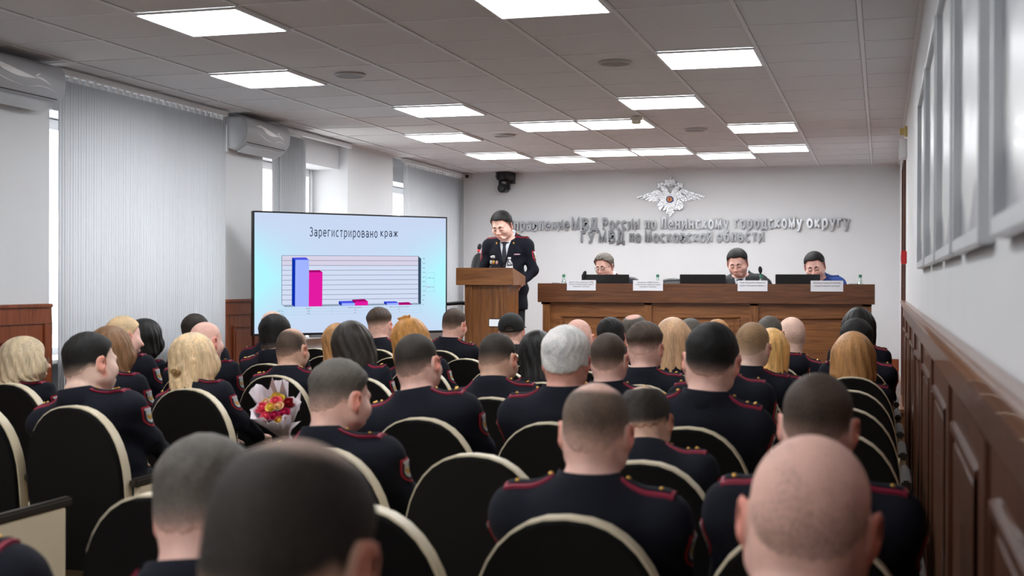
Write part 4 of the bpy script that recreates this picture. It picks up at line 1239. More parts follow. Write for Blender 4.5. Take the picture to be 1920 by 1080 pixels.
# Local frame of a figure: hip above the origin, facing +Y, right hand at +X.
def head_volumes(F, H, fem=0.0, heavy=0.0, fine=True, ears=True, skullonly=False):
    """head with its ear line at H"""
    H = np.asarray(H, float)
    P = lambda x, y, z: H+np.array([x, y, z])
    w = 1+.05*heavy-.05*fem
    F.ell(P(0, -.006, .042), (.0775*w, .097, .088), .0)
    F.ell(P(0, -.034, -.012), (.068*w, .066, .070), .03)
    F.ell(P(0, .030, -.022), (.062*w, .060, .085), .03)
    for s in (-1, 1):
        F.cone(P(s*.052*w, -.002, -.052), P(s*.016, .070, -.096+.006*fem), .020+.006*heavy, .019, .03)
        F.ell(P(s*.046*w, .060, -.022), (.024, .026, .026), .025)
        F.ell(P(s*.052*w, .012, -.03), (.02, .035, .045), .03)
    F.ell(P(0, .074, -.095+.005*fem), (.024, .020, .020), .025)
    if heavy > .3:
        F.ell(P(0, .035, -.105), (.055, .05, .035), .03)
    if not skullonly:
        if fine:
            F.cone(P(-.036, .084, .024), P(.036, .084, .024), .011, .011, .022)
            for s in (-1, 1):
                F.ell(P(s*.0315, .106, .004), (.019, .020, .0135), .016, 'sub')
                F.ell(P(s*.0315, .0795, .002), (.0155, .0145, .0125), .004)
            F.cone(P(0, .090, .012), P(0, .110, -.028), .0075, .0115, .014)
            for s in (-1, 1):
                F.ell(P(s*.0125, .100, -.034), (.0095, .011, .009), .008)
            F.cone(P(-.017, .090, -.060), P(.017, .090, -.060), .0065, .0065, .010)
            F.cone(P(-.014, .088, -.071), P(.014, .088, -.071), .0075, .0075, .008)
            F.cone(P(-.024, .098, -.0655), P(.024, .098, -.0655), .0022, .0022, .004, 'sub')
        else:
            F.cone(P(0, .088, .012), P(0, .110, -.028), .009, .013, .014)
            F.ell(P(0, .088, -.065), (.022, .01, .012), .012)
        if ears:
            for s in (-1, 1):
                R = rotm('Z', s*-.50) @ rotm('X', -.18)
                F.ell(P(s*(.0865*w), -.012, .004), (.0075, .0215, .033), .007, R=R, pad=.02)
                F.ell(P(s*(.0815*w), -.003, -.026), (.0075, .011, .012), .007, pad=.02)
                F.ell(P(s*(.094*w), -.008, .006), (.0055, .0125, .020), .005, 'sub', R=R, pad=.02)

def neck_volumes(F, H, base, rt=.056, rb=.062, heavy=0.0):
    H = np.asarray(H, float)
    F.cone(H+np.array([0, -.030, -.045]), base, rt*(1+.12*heavy), rb*(1+.12*heavy), .03)
    if heavy > .3:
        F.ell(H+np.array([0, -.082, -.078]), (.055, .028, .022), .018)

def hand_volumes(F, wrist, fwd, up, side, curl=.5, r=.0085):
    """palm and five fingers: wrist point, pointing direction, back-of-hand normal, side = direction of the thumb"""
    f, u, s = [np.asarray(v, float)/np.linalg.norm(v) for v in (fwd, up, side)]
    W = np.asarray(wrist, float)
    R = np.stack([s, f, u], 1)
    F.cone(W-f*.02, W+f*.02, .025, .024, .02)
    F.ell(W+f*.052, (.041, .052, .015), .02, R=R)
    for i, (o, L) in enumerate(((.029, .078), (.010, .088), (-.010, .082), (-.029, .064))):
        p = W+f*.085+s*o; a = 0.0
        for j, q in enumerate((.45, .30, .25)):
            a += curl*(.35, .55, .4)[j]
            d = f*math.cos(a)-u*math.sin(a)
            n = p+d*L*q
            F.cone(p, n, r*(1-.08*j), r*(1-.08*(j+1)), .004, pad=.03)
            p = n
    p = W+f*.03+s*.034; d = (f*.75+s*.62-u*.25); d /= np.linalg.norm(d); n = p+d*.036
    F.cone(W+f*.012+s*.018, p, .015, .0125, .012, pad=.03); F.cone(p, n, .0115, .010, .005, pad=.03)
    d = (f*.9+s*.2-u*.35); d /= np.linalg.norm(d); F.cone(n, n+d*.03, .0098, .0082, .004, pad=.03)

def pose_points(pose):
    """joints of a pose (right side; the left mirrors unless given)"""
    if pose == 'audience':
        return dict(H=(0, .030, 1.137), nb=(0, -.030, .985), sh=(.185, -.030, .945), el=(.196, .055, .772), wr=(.135, .290, .655), hf=(-.25, 1, -.12), hu=(.15, .12, 1), hip=.525,
                    legs=[((.09, .02, .535), (.12, .44, .545)), ((.12, .44, .52), (.12, .41, .12)), ((.12, .37, .05), (.13, .55, .04))])
    if pose == 'desk':
        return dict(H=(0, .060, 1.207), nb=(0, -.015, 1.055), sh=(.185, -.015, 1.015), el=(.250, .13, .915), wr=(.09, .345, .945), hf=(-.55, 1, -.05), hu=(.05, .05, 1), hip=.595,
                    legs=[((.09, .02, .605), (.12, .42, .605)), ((.12, .42, .58), (.12, .44, .12)), ((.12, .41, .05), (.13, .58, .04))])
    if pose == 'stand':
        return dict(H=(0, .060, 1.590), nb=(0, -.020, 1.435), sh=(.188, -.020, 1.395), el=(.250, -.01, 1.135), wr=(.17, .125, 1.03), hf=(-.30, .5, -.6), hu=(.1, .05, 1), hip=.955,
                    legs=[((.09, .0, .92), (.10, .02, .50)), ((.10, .02, .49), (.105, -.02, .10)), ((.105, -.05, .05), (.125, .13, .035))])

BASES = {}
def make_base(key, pose, fem=0.0, heavy=0.0, h=.0065, hz=.0055, hh=None, suit='uniform'):
    """body, jacket and trousers of a pose as (V, Q) arrays"""
    P = pose_points(pose); H = np.array(P['H']); nb = np.array(P['nb']); sh = np.array(P['sh']); el = np.array(P['el']); wr = np.array(P['wr'])
    M = np.array([-1, 1, 1])
    hip = P['hip']; st = nb[2]-.985                      # offset of the torso from the seated one
    z = lambda v: v+st
    wt = 1-.08*fem+.10*heavy
    sh = sh*np.array([wt, 1, 1]); el = el*np.array([1-.05*fem+.05*heavy, 1, 1])
    top = H[2]+.16
    hh = hh or hz
    fine = hh <= .0058
    zhand = (wr[2]-.085, wr[2]+.06)
    if pose == 'stand':
        zs = axis((-.02, wr[2]-.09, .02), (wr[2]-.09, wr[2]+.06, hh*1.15), (wr[2]+.06, H[2]-.16, .016), (H[2]-.16, top, hh))
    else:
        zs = axis((-.02, zhand[0], .02), (zhand[0], zhand[1], hh*1.1), (zhand[1], H[2]-.16, .016), (H[2]-.16, top, hh))
    xs = axis((-.34, -.11, h*1.25), (-.11, .11, hh), (.11, .34, h*1.25)); ys = axis((-.24, -.09, h*1.1), (-.09, .17, hh), (.17, .66, h*1.25))
    F = Field(xs, ys, zs)
    head_volumes(F, H, fem, heavy, fine)
    neck_volumes(F, H, nb, .055-.008*fem, .061-.009*fem, heavy)
    F.cone((0, nb[1], z(.985)), (0, nb[1]+.005, z(.93)), .07, .09, .05)
    F.ell((0, nb[1]+.015, z(.875)), (.155*wt, .105+.02*heavy, .13), .05)
    if fem:
        F.ell((0, nb[1]+.085, z(.865)), (.12, .065, .06), .04)
    F.ell((0, .01, z(.70)), (.138*wt, .100+.03*heavy, .16), .05)
    F.ell((0, .0, hip+.04), (.150*wt, .112, .09), .05)
    Fj = Field(axis((-.40, .40, h*1.35)), axis((-.28, .62, h*1.35)), axis((hip-(.30 if pose == 'stand' else .16), top-.10, h*1.25)))
    g = .014
    # jacket
    if suit != 'none':
        Fj.ell((0, nb[1]+.010, z(.865)), (.182*wt, .122+.022*heavy, .150), .0)
        if fem:
            Fj.ell((0, nb[1]+.085, z(.865)), (.135, .078, .075), .04)
        Fj.ell((0, .008, z(.70)), (.165*wt, .125+.03*heavy, .17), .05)
        Fj.ell((0, .0, hip+.02), (.180*wt, .140, .10), .05)
        if pose == 'stand':
            Fj.cone((0, 0, hip+.06), (0, 0, hip-.20), .140, .150, .06, flat=(0, 1.30))
        for s in (-1, 1):
            Fj.cone((s*.05, nb[1]-.006, z(.985)), (s*.168*wt, sh[1], z(.962)), .060, .044, .045, flat=(1, 1.15))
            Fj.cone((s*.10, sh[1]-.02, z(.93)), (s*.165*wt, sh[1]-.01, z(.92)), .075, .066, .04)
    for s in (-1, 1):
        mm = M if s < 0 else np.ones(3)
        a, b, c = sh*mm, el*mm, wr*mm
        F.cone((s*.03, nb[1], z(.98)), (s*.15*wt, sh[1], z(.955)), .050, .036, .05)
        F.ell(a, (.052, .052, .05), .03)
        F.cone(a, b, .050-.006*fem, .040-.004*fem, .03); F.cone(b, c, .040-.004*fem, .027, .02)
        hand_volumes(F, c, np.array(P['hf'])*mm, np.array(P['hu'])*mm, np.array([-1, 0.15, -.1])*mm, .45, .0085-.0008*fem)
        if suit != 'none':
            Fj.ell(a+np.array([-s*.006, 0, .004]), (.060, .062, .060), .035)
            Fj.cone(a+np.array([s*.008, 0, -.01]), b, .057, .050, .05); Fj.cone(b, c-(c-b)*.06, .050, .040, .025)
    # folds: a few shallow creases at the elbows and across the back
    legs = P['legs']; Ft = Field(axis((-.26, .26, h*1.9)), axis((-.22, .64, h*1.9)), axis((.0, hip+.16, h*1.9)))
    Fs = Field(axis((-.22, .22, .011)), axis((-.16, .66, .011)), axis((-.006, .14, .009)))
    Ft.ell((0, .0, hip+.03), (.172*wt, .132, .105), .0)
    for s in (-1, 1):
        mm = M if s < 0 else np.ones(3)
        (a, b), (c, d), (e, f) = [(np.array(p)*mm, np.array(q)*mm) for p, q in legs]
        F.cone(a, b, .078, .056, .03); F.cone(c, d, .054, .036, .03); F.cone(e, f, .036, .028, .02)
        Ft.cone(a, b, .084, .068, .03); Ft.cone(c, d-np.array([0, 0, .03]), .068, .058, .03)
        Fs.cone(e, f, .044, .036, .01); Fs.cone(d-np.array([0, 0, .03]), e, .044, .044, .02)
    F.d[:, :, :] = F.d
    out = {'pose': P, 'H': H, 'nb': nb, 'hip': hip, 'fem': fem, 'heavy': heavy, 'hh': hh, 'sh': sh, 'el': el, 'wr': wr}
    out['body'] = F.surface()
    if suit != 'none':
        def coll(X, Y, Z):                              # neck opening, lower in front
            lim = z(1.036)+.012*0-np.clip((Y-nb[1]), -.03, .12)*.55
            return (Z-lim)+0*X
        Fj.cone((0, nb[1]-.010, z(.955)), (0, nb[1]-.002, z(1.05)), .108, .074, .045)
        X, Y, Z = Fj.x[:, None, None], Fj.y[None, :, None], Fj.z[None, None, :]
        Fj.d = Fj.d+(.0035*np.sin(Z*46+np.sin(X*19+1.3)*1.7+Y*11)*sst(z(.96)-Z, 0, .12)+.0022*np.sin(X*70+Z*33)*sst(z(.9)-Z, 0, .1)).astype(np.float32)
        Fj.cut(coll)
        zc = hip-(.20 if pose == 'stand' else .07)
        Fj.cut(lambda X, Y, Z: zc-Z+0*X+0*Y)
        out['jacket'] = Fj.surface()
    out['trousers'] = Ft.surface()
    Fs.cut(lambda X, Y, Z: Z-.125+0*X+0*Y)
    out['shoes'] = Fs.surface()
    BASES[key] = out
    return out
# ------------------------------------------------------------------ hair
def phi_of(X, Y):
    return np.arctan2(np.abs(X), Y)
HAIRLINE = {'temple': ((0, .25, .55, .85, 1.15, 1.45, 1.75, 2.1, 2.6, PI), (.078, .080, .078, .056, .020, -.034, -.022, -.012, -.050, -.056)),
            'norm': ((0, .35, .8, 1.15, 1.45, 1.75, 2.1, 2.6, PI), (.088, .086, .060, .030, -.022, -.016, -.008, -.034, -.040)),
            'high': ((0, .35, .8, 1.15, 1.45, 1.75, 2.1, 2.6, PI), (.092, .090, .066, .036, -.010, .000, .004, -.020, -.026)),
            'low': ((0, .35, .8, 1.15, 1.45, 1.75, 2.1, 2.6, PI), (.080, .078, .052, .020, -.030, -.030, -.030, -.072, -.082))}
#        hairline, t top, t side, fade(z0, z1, lowest density), bald(centre y, radius, left-over density) or None
STYLE = {'side': ('temple', .019, .009, (-.07, -.015, .75), None),
         'short': ('norm', .012, .004, (-.05, .02, .50), None),
         'crew': ('norm', .014, .0022, (-.05, .045, .38), None),
         'fade': ('high', .019, .002, (-.02, .060, .12), None),
         'full': ('low', .019, .013, (-.09, -.03, .85), None),
         'buzz': ('norm', .0045, .0014, (-.05, .040, .42), None),
         'thin': ('norm', .0055, .0030, (-.06, .0, .70), (-.005, .062, .55)),
         'crown': ('norm', .012, .008, (-.06, .0, .6), (-.030, .055, .22)),
         'patch': ('norm', .005, .0016, (-.045, .055, .25), (-.004, .060, .16)),
         'fringe': ('norm', .0008, .0010, (-.08, -.01, .10), (.0, .30, .0)),
         'shaved': ('norm', .0015, .0015, (-.07, .03, .25), (.030, .088, .05)),
         'grey': ('norm', .018, .011, (-.08, -.02, .8), None),
         'part': ('norm', .022, .011, (-.07, .0, .7), None)}
HAIR = {}
def hair_short(B, key, style):
    """hair shell of a base head: (V, Q, density)"""
    k = (key, style)
    if k in HAIR:
        return HAIR[k]
    H = B['H']; ln, tt, ts, fd, bald = STYLE[style]
    h = max(.0038, B['hh']*.8)
    F = Field(axis((-.115, .115, h)), axis((H[1]-.135, H[1]+.125, h)), axis((H[2]-.115, H[2]+.165, h)))
    head_volumes(F, H, B['fem'], B['heavy'], False, False, True)
    neck_volumes(F, H, B['nb'], .055-.008*B['fem'], .061-.009*B['fem'], B['heavy'])
    kx, kz = HAIRLINE[ln]
    def fields(X, Y, Z):
        x, y, z = X-H[0], Y-H[1], Z-H[2]
        zl = np.interp(phi_of(x, y+.01), kx, kz)+.0022*np.sin(x*210+y*90)+.0018*np.sin(x*390-y*170+1)
        m = sst(z-zl, -.006, .014)
        t = ts+(tt-ts)*sst(z, .015, .085)
        dn = np.clip(fd[2]+(1-fd[2])*sst(z, fd[0], fd[1]), 0, 1)
        if bald:
            r = np.sqrt((x/1.0)**2+(y-bald[0])**2*.8)
            b = sst(r, bald[1]*.6, bald[1]*1.15)*sst(z, .20, .03)+(1-sst(z, .03, .20))*sst(r, bald[1]*.6, bald[1]*1.15)
            b = np.maximum(sst(-z, -.068, .004)*.42, sst(r, bald[1]*.62, bald[1]*1.12))
            dn = dn*(bald[2]+(1-bald[2])*b); t = t*(.25+.75*b)
        if style in ('part', 'full', 'grey', 'short', 'crew', 'fade', 'crown'):
            t = t*(1+.10*np.sin(x*120+y*60+2*np.sin(z*50))*np.sin(y*110-z*75+x*30))
        if style == 'part':
            t = t*(1+.25*sst(y, .0, .09))
        return m, t, dn
    X, Y, Z = F.x[:, None, None], F.y[None, :, None], F.z[None, None, :]
    X, Y, Z = np.broadcast_arrays(X, Y, Z)
    m, t, dn = fields(X, Y, Z)
    F.d = (F.d-(t*m-.0045*(1-m))).astype(np.float32)
    V, Q = F.surface()
    m, t, dn = fields(V[:, 0], V[:, 1], V[:, 2])
    keep = (m[Q] > .02).any(1)
    Q = Q[keep]; used = np.unique(Q); re = np.full(len(V), -1); re[used] = np.arange(len(used))
    xx, yy, zz = (V-H).T
    zl = np.interp(phi_of(xx, yy+.01), kx, kz)
    soft = sst(zz-zl, -.001, .024 if style not in ('full', 'grey', 'part') else .012)
    soft = np.where(yy > .045, sst(zz-zl, -.001, .008), soft)
    out = (V[used], re[Q], (dn*soft)[used])
    HAIR[k] = out
    return out

def hair_long(B, key, style):
    """long, bob and half-up hair: (V, Q, density)"""
    k = (key, style)
    if k in HAIR:
        return HAIR[k]
    H = B['H']; h = max(.0048, B['hh']*.95)
    L = {'long': .30, 'mid': .225, 'bob': .135, 'halfup': .30, 'verylong': .36, 'flip': .20, 'updo': .09}[style]
    F = Field(axis((-.16, .16, h)), axis((H[1]-.235, H[1]+.13, h)), axis((H[2]-L-.05, H[2]+.19, h)))
    P = lambda x, y, z: H+np.array([x, y, z])
    head_volumes(F, H, B['fem'], B['heavy'], False, False, True)
    vol = .017 if style != 'updo' else .022
    F.d -= np.float32(vol)
    w = 1.0 if style != 'flip' else 1.12
    if style != 'updo':
        F.cone(P(0, -.055, .03), P(0, -.082, -.105), .078, .070, .05, flat=(1, .85))
        if L > .12:
            F.cone(P(0, -.080, -.09), P(0, -.120, -min(L, .19)), .070, .064*w, .04, flat=(1, .62))
        if L > .2:
            F.cone(P(0, -.122, -.18), P(0, -.152, -L), .066, .058, .04, flat=(1, .5))
        for s in (-1, 1):
            F.cone(P(s*.058, -.012, .03), P(s*.078*w, -.020, -L*.62), .040, .032, .04)
            F.cone(P(s*.078*w, -.020, -L*.6), P(s*.072*w, -.035, -L*.95), .030, .022, .03)
            F.cone(P(s*.050, -.050, -L*.45), P(s*.066*w, -.075-.22*max(0, L-.15), -L), .050, .042, .03, flat=(1, .7))
    else:
        F.ell(P(0, -.085, .075), (.05, .045, .045), .03)
        F.ell(P(0, -.07, -.03), (.055, .04, .06), .03)
    X, Y, Z = F.x[:, None, None], F.y[None, :, None], F.z[None, None, :]
    x, y, z = np.broadcast_arrays(X-H[0], Y-H[1], Z-H[2])
    ph = np.arctan2(x, -(y+.01))
    st = np.sin(ph*17+z*9+1.5*np.sin(z*21))*.0026+np.sin(ph*41+z*15+x*40)*.0014
    F.d += (st*sst(.10-z, -.05, .05)).astype(np.float32)
    if style == 'halfup':
        F.ell(P(0, -.128, -.040), (.030, .022, .030), .02, 'sub')
        for s in (-1, 1):
            pts = [(s*.080, -.02, .030), (s*.070, -.085, .004), (s*.030, -.122, -.018), (s*.004, -.128, -.032)]
            for a, b in zip(pts, pts[1:]):
                F.cone(P(*a), P(*b), .017, .013, .012)
    # face opening and fringe
    F.ell(P(0, .125, -.035), (.062, .080, .115), .02, 'sub')
    F.cone(P(0, .10, -.10), P(0, .07, -L-.1), .06, .075, .02, 'sub')
    rag = lambda X, Y, Z: (H[2]-L+.016*np.sin((X-H[0])*62+1)+.012*np.sin((X-H[0])*141+(Y-H[1])*60)-.25*np.abs(X-H[0])*(style == 'flip'))-Z
    if style != 'updo':
        F.cut(rag)
    V, Q = F.surface()
    out = (V, Q, np.ones(len(V)))
    HAIR[k] = out
    return out

# ------------------------------------------------------------------ figure materials
def skin_mat(name, c, ear=None):
    if name in MATS:
        return MATS[name]
    m = bpy.data.materials.new(name); m.use_nodes = True; nt = m.node_tree; b = nt.nodes['Principled BSDF']
    at = nt.nodes.new('ShaderNodeAttribute'); at.attribute_name = 'ruddy'
    n = nt.nodes.new('ShaderNodeTexNoise'); n.inputs['Scale'].default_value = 26; n.inputs['Detail'].default_value = 5
    tc = nt.nodes.new('ShaderNodeTexCoord'); nt.links.new(tc.outputs['Object'], n.inputs['Vector'])
    mx = nt.nodes.new('ShaderNodeMix'); mx.data_type = 'RGBA'; nt.links.new(at.outputs['Fac'], mx.inputs['Factor'])
    mx.inputs['A'].default_value = c; mx.inputs['B'].default_value = ear or (c[0]*1.0, c[1]*.56, c[2]*.50, 1)
    mr = nt.nodes.new('ShaderNodeMapRange'); mr.inputs['From Min'].default_value = .3; mr.inputs['From Max'].default_value = .7; mr.inputs['To Min'].default_value = .88; mr.inputs['To Max'].default_value = 1.1
    nt.links.new(n.outputs['Fac'], mr.inputs['Value'])
    m2 = nt.nodes.new('ShaderNodeMix'); m2.data_type = 'RGBA'; m2.blend_type = 'MULTIPLY'; m2.inputs['Factor'].default_value = 1
    nt.links.new(mx.outputs['Result'], m2.inputs['A']); nt.links.new(mr.outputs['Result'], m2.inputs['B']); nt.links.new(m2.outputs['Result'], b.inputs['Base Color'])
    b.inputs['Roughness'].default_value = .5; b.inputs['Specular IOR Level'].default_value = .4
    bp = nt.nodes.new('ShaderNodeBump'); bp.inputs['Strength'].default_value = .08; bp.inputs['Distance'].default_value = .004
    n3 = nt.nodes.new('ShaderNodeTexNoise'); n3.inputs['Scale'].default_value = 160; nt.links.new(tc.outputs['Object'], n3.inputs['Vector']); nt.links.new(n3.outputs['Fac'], bp.inputs['Height']); nt.links.new(bp.outputs['Normal'], b.inputs['Normal'])
    MATS[name] = m
    return m
def hair_mat(name, hc, sc, long_=False, hc2=None):
    if name in MATS:
        return MATS[name]
    m = bpy.data.materials.new(name); m.use_nodes = True; nt = m.node_tree; b = nt.nodes['Principled BSDF']
    tc = nt.nodes.new('ShaderNodeTexCoord'); mp = nt.nodes.new('ShaderNodeMapping'); nt.links.new(tc.outputs['Object'], mp.inputs['Vector'])
    mp.inputs['Scale'].default_value = (150, 150, 9) if long_ else (240, 240, 130)
    n = nt.nodes.new('ShaderNodeTexNoise'); n.inputs['Scale'].default_value = 1.0; n.inputs['Detail'].default_value = 3; nt.links.new(mp.outputs['Vector'], n.inputs['Vector'])
    n2 = nt.nodes.new('ShaderNodeTexNoise'); n2.inputs['Scale'].default_value = 14 if not long_ else 10; n2.inputs['Detail'].default_value = 4
    if long_:
        mp2 = nt.nodes.new('ShaderNodeMapping'); mp2.inputs['Scale'].default_value = (2.2, 2.2, .35); nt.links.new(tc.outputs['Object'], mp2.inputs['Vector']); nt.links.new(mp2.outputs['Vector'], n2.inputs['Vector'])
    else:
        nt.links.new(tc.outputs['Object'], n2.inputs['Vector'])
    cr = nt.nodes.new('ShaderNodeMix'); cr.data_type = 'RGBA'
    h2 = hc2 or (hc[0]*2.1+.01, hc[1]*1.95+.009, hc[2]*1.8+.008, 1)
    cr.inputs['A'].default_value = hc; cr.inputs['B'].default_value = h2
    b.inputs['IOR'].default_value = 1.4
    av = nt.nodes.new('ShaderNodeMath'); av.operation = 'ADD'; nt.links.new(n.outputs['Fac'], av.inputs[0]); nt.links.new(n2.outputs['Fac'], av.inputs[1])
    mr = nt.nodes.new('ShaderNodeMapRange'); mr.inputs['From Min'].default_value = .72; mr.inputs['From Max'].default_value = 1.35
    nt.links.new(av.outputs[0], mr.inputs['Value']); nt.links.new(mr.outputs['Result'], cr.inputs['Factor'])
    if long_:
        nt.links.new(cr.outputs['Result'], b.inputs['Base Color'])
    else:
        at = nt.nodes.new('ShaderNodeAttribute'); at.attribute_name = 'cover'
        ml = nt.nodes.new('ShaderNodeMapRange'); ml.inputs['From Min'].default_value = .72; ml.inputs['From Max'].default_value = 1.28; ml.inputs['To Min'].default_value = -.34; ml.inputs['To Max'].default_value = .34
        nt.links.new(av.outputs[0], ml.inputs['Value'])
        sb = nt.nodes.new('ShaderNodeMath'); sb.operation = 'SUBTRACT'; sb.use_clamp = True; nt.links.new(at.outputs['Fac'], sb.inputs[0])
        # noise matters only where the hair is sparse
        inv = nt.nodes.new('ShaderNodeMath'); inv.operation = 'SUBTRACT'; inv.inputs[0].default_value = 1.0; nt.links.new(at.outputs['Fac'], inv.inputs[1])
        mu = nt.nodes.new('ShaderNodeMath'); mu.operation = 'MULTIPLY'; nt.links.new(ml.outputs['Result'], mu.inputs[0]); nt.links.new(inv.outputs[0], mu.inputs[1]); nt.links.new(mu.outputs[0], sb.inputs[1])
        mx = nt.nodes.new('ShaderNodeMix'); mx.data_type = 'RGBA'; nt.links.new(sb.outputs[0], mx.inputs['Factor']); mx.inputs['A'].default_value = sc; nt.links.new(cr.outputs['Result'], mx.inputs['B'])
        nt.links.new(mx.outputs['Result'], b.inputs['Base Color'])
    b.inputs['Roughness'].default_value = .45 if long_ else .62
    b.inputs['Specular IOR Level'].default_value = .35
    bp = nt.nodes.new('ShaderNodeBump'); bp.inputs['Strength'].default_value = .55 if long_ else .35; bp.inputs['Distance'].default_value = .004
    nt.links.new(n.outputs['Fac'], bp.inputs['Height']); nt.links.new(bp.outputs['Normal'], b.inputs['Normal'])
    MATS[name] = m
    return m
SKINS = {'fair': rgb(234, 196, 178), 'pink': rgb(236, 188, 172), 'tan': rgb(216, 172, 148), 'pale': rgb(230, 196, 178), 'ruddy': rgb(222, 162, 144)}
HAIRS = {'black': rgb(10, 9, 9), 'dark': rgb(34, 29, 25), 'brown': rgb(56, 45, 38), 'lightbrown': rgb(98, 76, 56), 'salt': rgb(74, 70, 66), 'grey': rgb(118, 116, 114), 'white': rgb(176, 177, 178), 'ash': rgb(182, 160, 128),
         'blonde': rgb(192, 152, 96), 'golden': rgb(158, 112, 58), 'mouse': rgb(82, 70, 61), 'ashblonde': rgb(168, 154, 130), 'dkblonde': rgb(150, 112, 72), 'chestnut': rgb(104, 76, 52), 'taupe': rgb(164, 134, 106), 'fairbuzz': rgb(126, 102, 76)}
navy = mat('uniform_cloth', rgb(19, 21, 32), .9, spec=.25, bump=.12, bscale=700)
blackcloth = mat('black_cloth', rgb(22, 22, 24), .85, bump=.12, bscale=600, sheen=.1)
suit_m = mat('suit_cloth', rgb(26, 27, 31), .8, bump=.1, bscale=700)
blue_m = mat('blue_uniform_cloth', rgb(28, 62, 132), .8, bump=.1, bscale=600)
trouser_m = mat('trouser_cloth', rgb(17, 19, 28), .85)
shoe_m = mat('shoe_leather', rgb(12, 12, 12), .3)
crimson = mat('crimson_piping', rgb(140, 26, 56), .6)
gold = mat('gold_button', rgb(226, 176, 84), .28, metal=.9)
silver_star = mat('silver_star', rgb(226, 226, 230), .3, metal=.6)
shirt_m = mat('shirt_cloth', rgb(214, 222, 232), .8)
tie_m = mat('tie_cloth', rgb(26, 28, 38), .6)

# ------------------------------------------------------------------ posing a figure
def deform(V, B, p):
    V = np.array(V, dtype=np.float64); nb, hip = B['nb'], B['hip']
    w = sst(V[:, 2], nb[2]+.015, nb[2]+.095)[:, None]
    piv = nb+np.array([0, .012, .055])
    R = rotm('Z', p.get('yaw', 0)) @ rotm('Y', p.get('roll', 0)) @ rotm('X', -p.get('nod', 0))
    q = (V-piv)*(1+w*(p.get('hs', 1.0)-1))
    q = q*np.where(w > 0, 1+w*(np.array([p.get('hw', 1.0), 1, 1])-1), 1)
    V = piv+q*(1-w)+(q @ R.T)*w
    # torso: width, length, bend
    zz = V[:, 2].copy()
    V[:, 0] *= 1+(p.get('ws', 1.0)-1)*sst(nb[2]+.06-zz, 0, .10)*sst(zz, hip-.10, hip+.05)
    sz = p.get('sz', 1.0)
    V[:, 2] = np.where(zz > nb[2], hip+(nb[2]-hip)*sz+(zz-nb[2]), np.where(zz > hip, hip+(zz-hip)*sz, zz))
    t = sst(zz, hip-.02, hip+.26)*p.get('lean', 0.0); s = sst(zz, hip-.02, hip+.26)*p.get('side', 0.0)
    y, z = V[:, 1].copy(), V[:, 2]-hip
    V[:, 1] = y*np.cos(t)+z*np.sin(t); z = -y*np.sin(t)+z*np.cos(t)
    x = V[:, 0].copy()
    V[:, 0] = x*np.cos(s)+z*np.sin(s); V[:, 2] = hip-x*np.sin(s)+z*np.cos(s)
    return V
def with_attr(me, name, vals):
    a = me.attributes.new(name, 'FLOAT', 'POINT'); a.data.foreach_set('value', np.ascontiguousarray(vals, dtype=np.float32))
    return me
def bvh_of(V, Q):
    return BVHTree.FromPolygons([tuple(v) for v in V], [tuple(q) for q in Q], epsilon=0.0)
BV = {}
def jacket_bvh(key):
    if key not in BV:
        BV[key] = bvh_of(*BASES[key]['jacket'])
    return BV[key]
def patch(bvh, rows, to3, dirn, off, thick=.002):
    """a thin sheet laid on a surface: rows of (a, b) points are cast along dirn; returns verts, quads (front, back, rim)"""
    d = Vector(dirn); vs = []; n = len(rows[0]); ok = True
    for r in rows:
        for (a, b) in r:
            o = Vector(to3(a, b)); h = bvh.ray_cast(o, d)
            q = h[0] if h[0] is not None else o+d*.3
            vs.append(q)
    top = [tuple(v-d*off) for v in vs]; bot = [tuple(v-d*(off-thick)) for v in vs]
    m = len(rows); fs = []
    for i in range(m-1):
        for j in range(n-1):
            a = i*n+j
            fs.append((a, a+1, a+n+1, a+n)); k = m*n
            fs.append((k+a, k+a+n, k+a+n+1, k+a+1))
    k = m*n
    edge = [j for j in range(n)]+[i*n+n-1 for i in range(1, m)]+[(m-1)*n+j for j in range(n-2, -1, -1)]+[i*n for i in range(m-2, 0, -1)]
    for a, b in zip(edge, edge[1:]+edge[:1]):
        fs.append((a, k+a, k+b, b))
    return top+bot, fs
GARB = {}
def insignia(key):
    """undeformed epaulettes, stars, sleeve patches and collar of a base: lists of (name, V, F, midx, mats, children)"""
    if key in GARB:
        return GARB[key]
    B = BASES[key]; bv = jacket_bvh(key); nb, sh, el = B['nb'], B['sh'], B['el']; out = []
    wt = sh[0]/.185
    for s in (-1, 1):
        def to3(a, b):
            return (s*a, b, nb[2]+.25)
        yc = nb[1]-.004
        x0, x1 = .082*wt, .205*wt
        def grid(x0, x1, w, n=9, m=3):
            return [[(x0+(x1-x0)*i/n, yc+w*(2*j/m-1)) for j in range(m+1)] for i in range(n+1)]
        V1, F1 = patch(bv, grid(x0, x1, .029), to3, (0, 0, -1), .0075, .0075)
        V2, F2 = patch(bv, grid(x0+.008, x1-.008, .020), to3, (0, 0, -1), .0095, .003)
        k = len(V1)
        V = V1+V2; F_ = F1+[tuple(i+k for i in f) for f in F2]; mi = [0]*len(F1)+[1]*len(F2)
        stars = []
        for xx, yy in ((x0+.013, 0), (x1-.030, -.010), (x1-.030, .010), (x1-.058, 0)):
            h = bv.ray_cast(Vector((s*xx, yc+yy, nb[2]+.25)), Vector((0, 0, -1)))[0]
            if h is not None:
                stars.append((h.x, h.y, h.z+.0105))
        out.append(('epaulette', V, F_, mi, stars))
    return GARB.setdefault(key, out)
def star_mesh(c, r):
    """small domed stud"""
    m = MB(); m.lathe([(r, -.003), (r, .0), (r*.8, r*.45), (r*.4, r*.7), (.0005, r*.78)], c=c, seg=10)
    return np.array(m.v), m.f
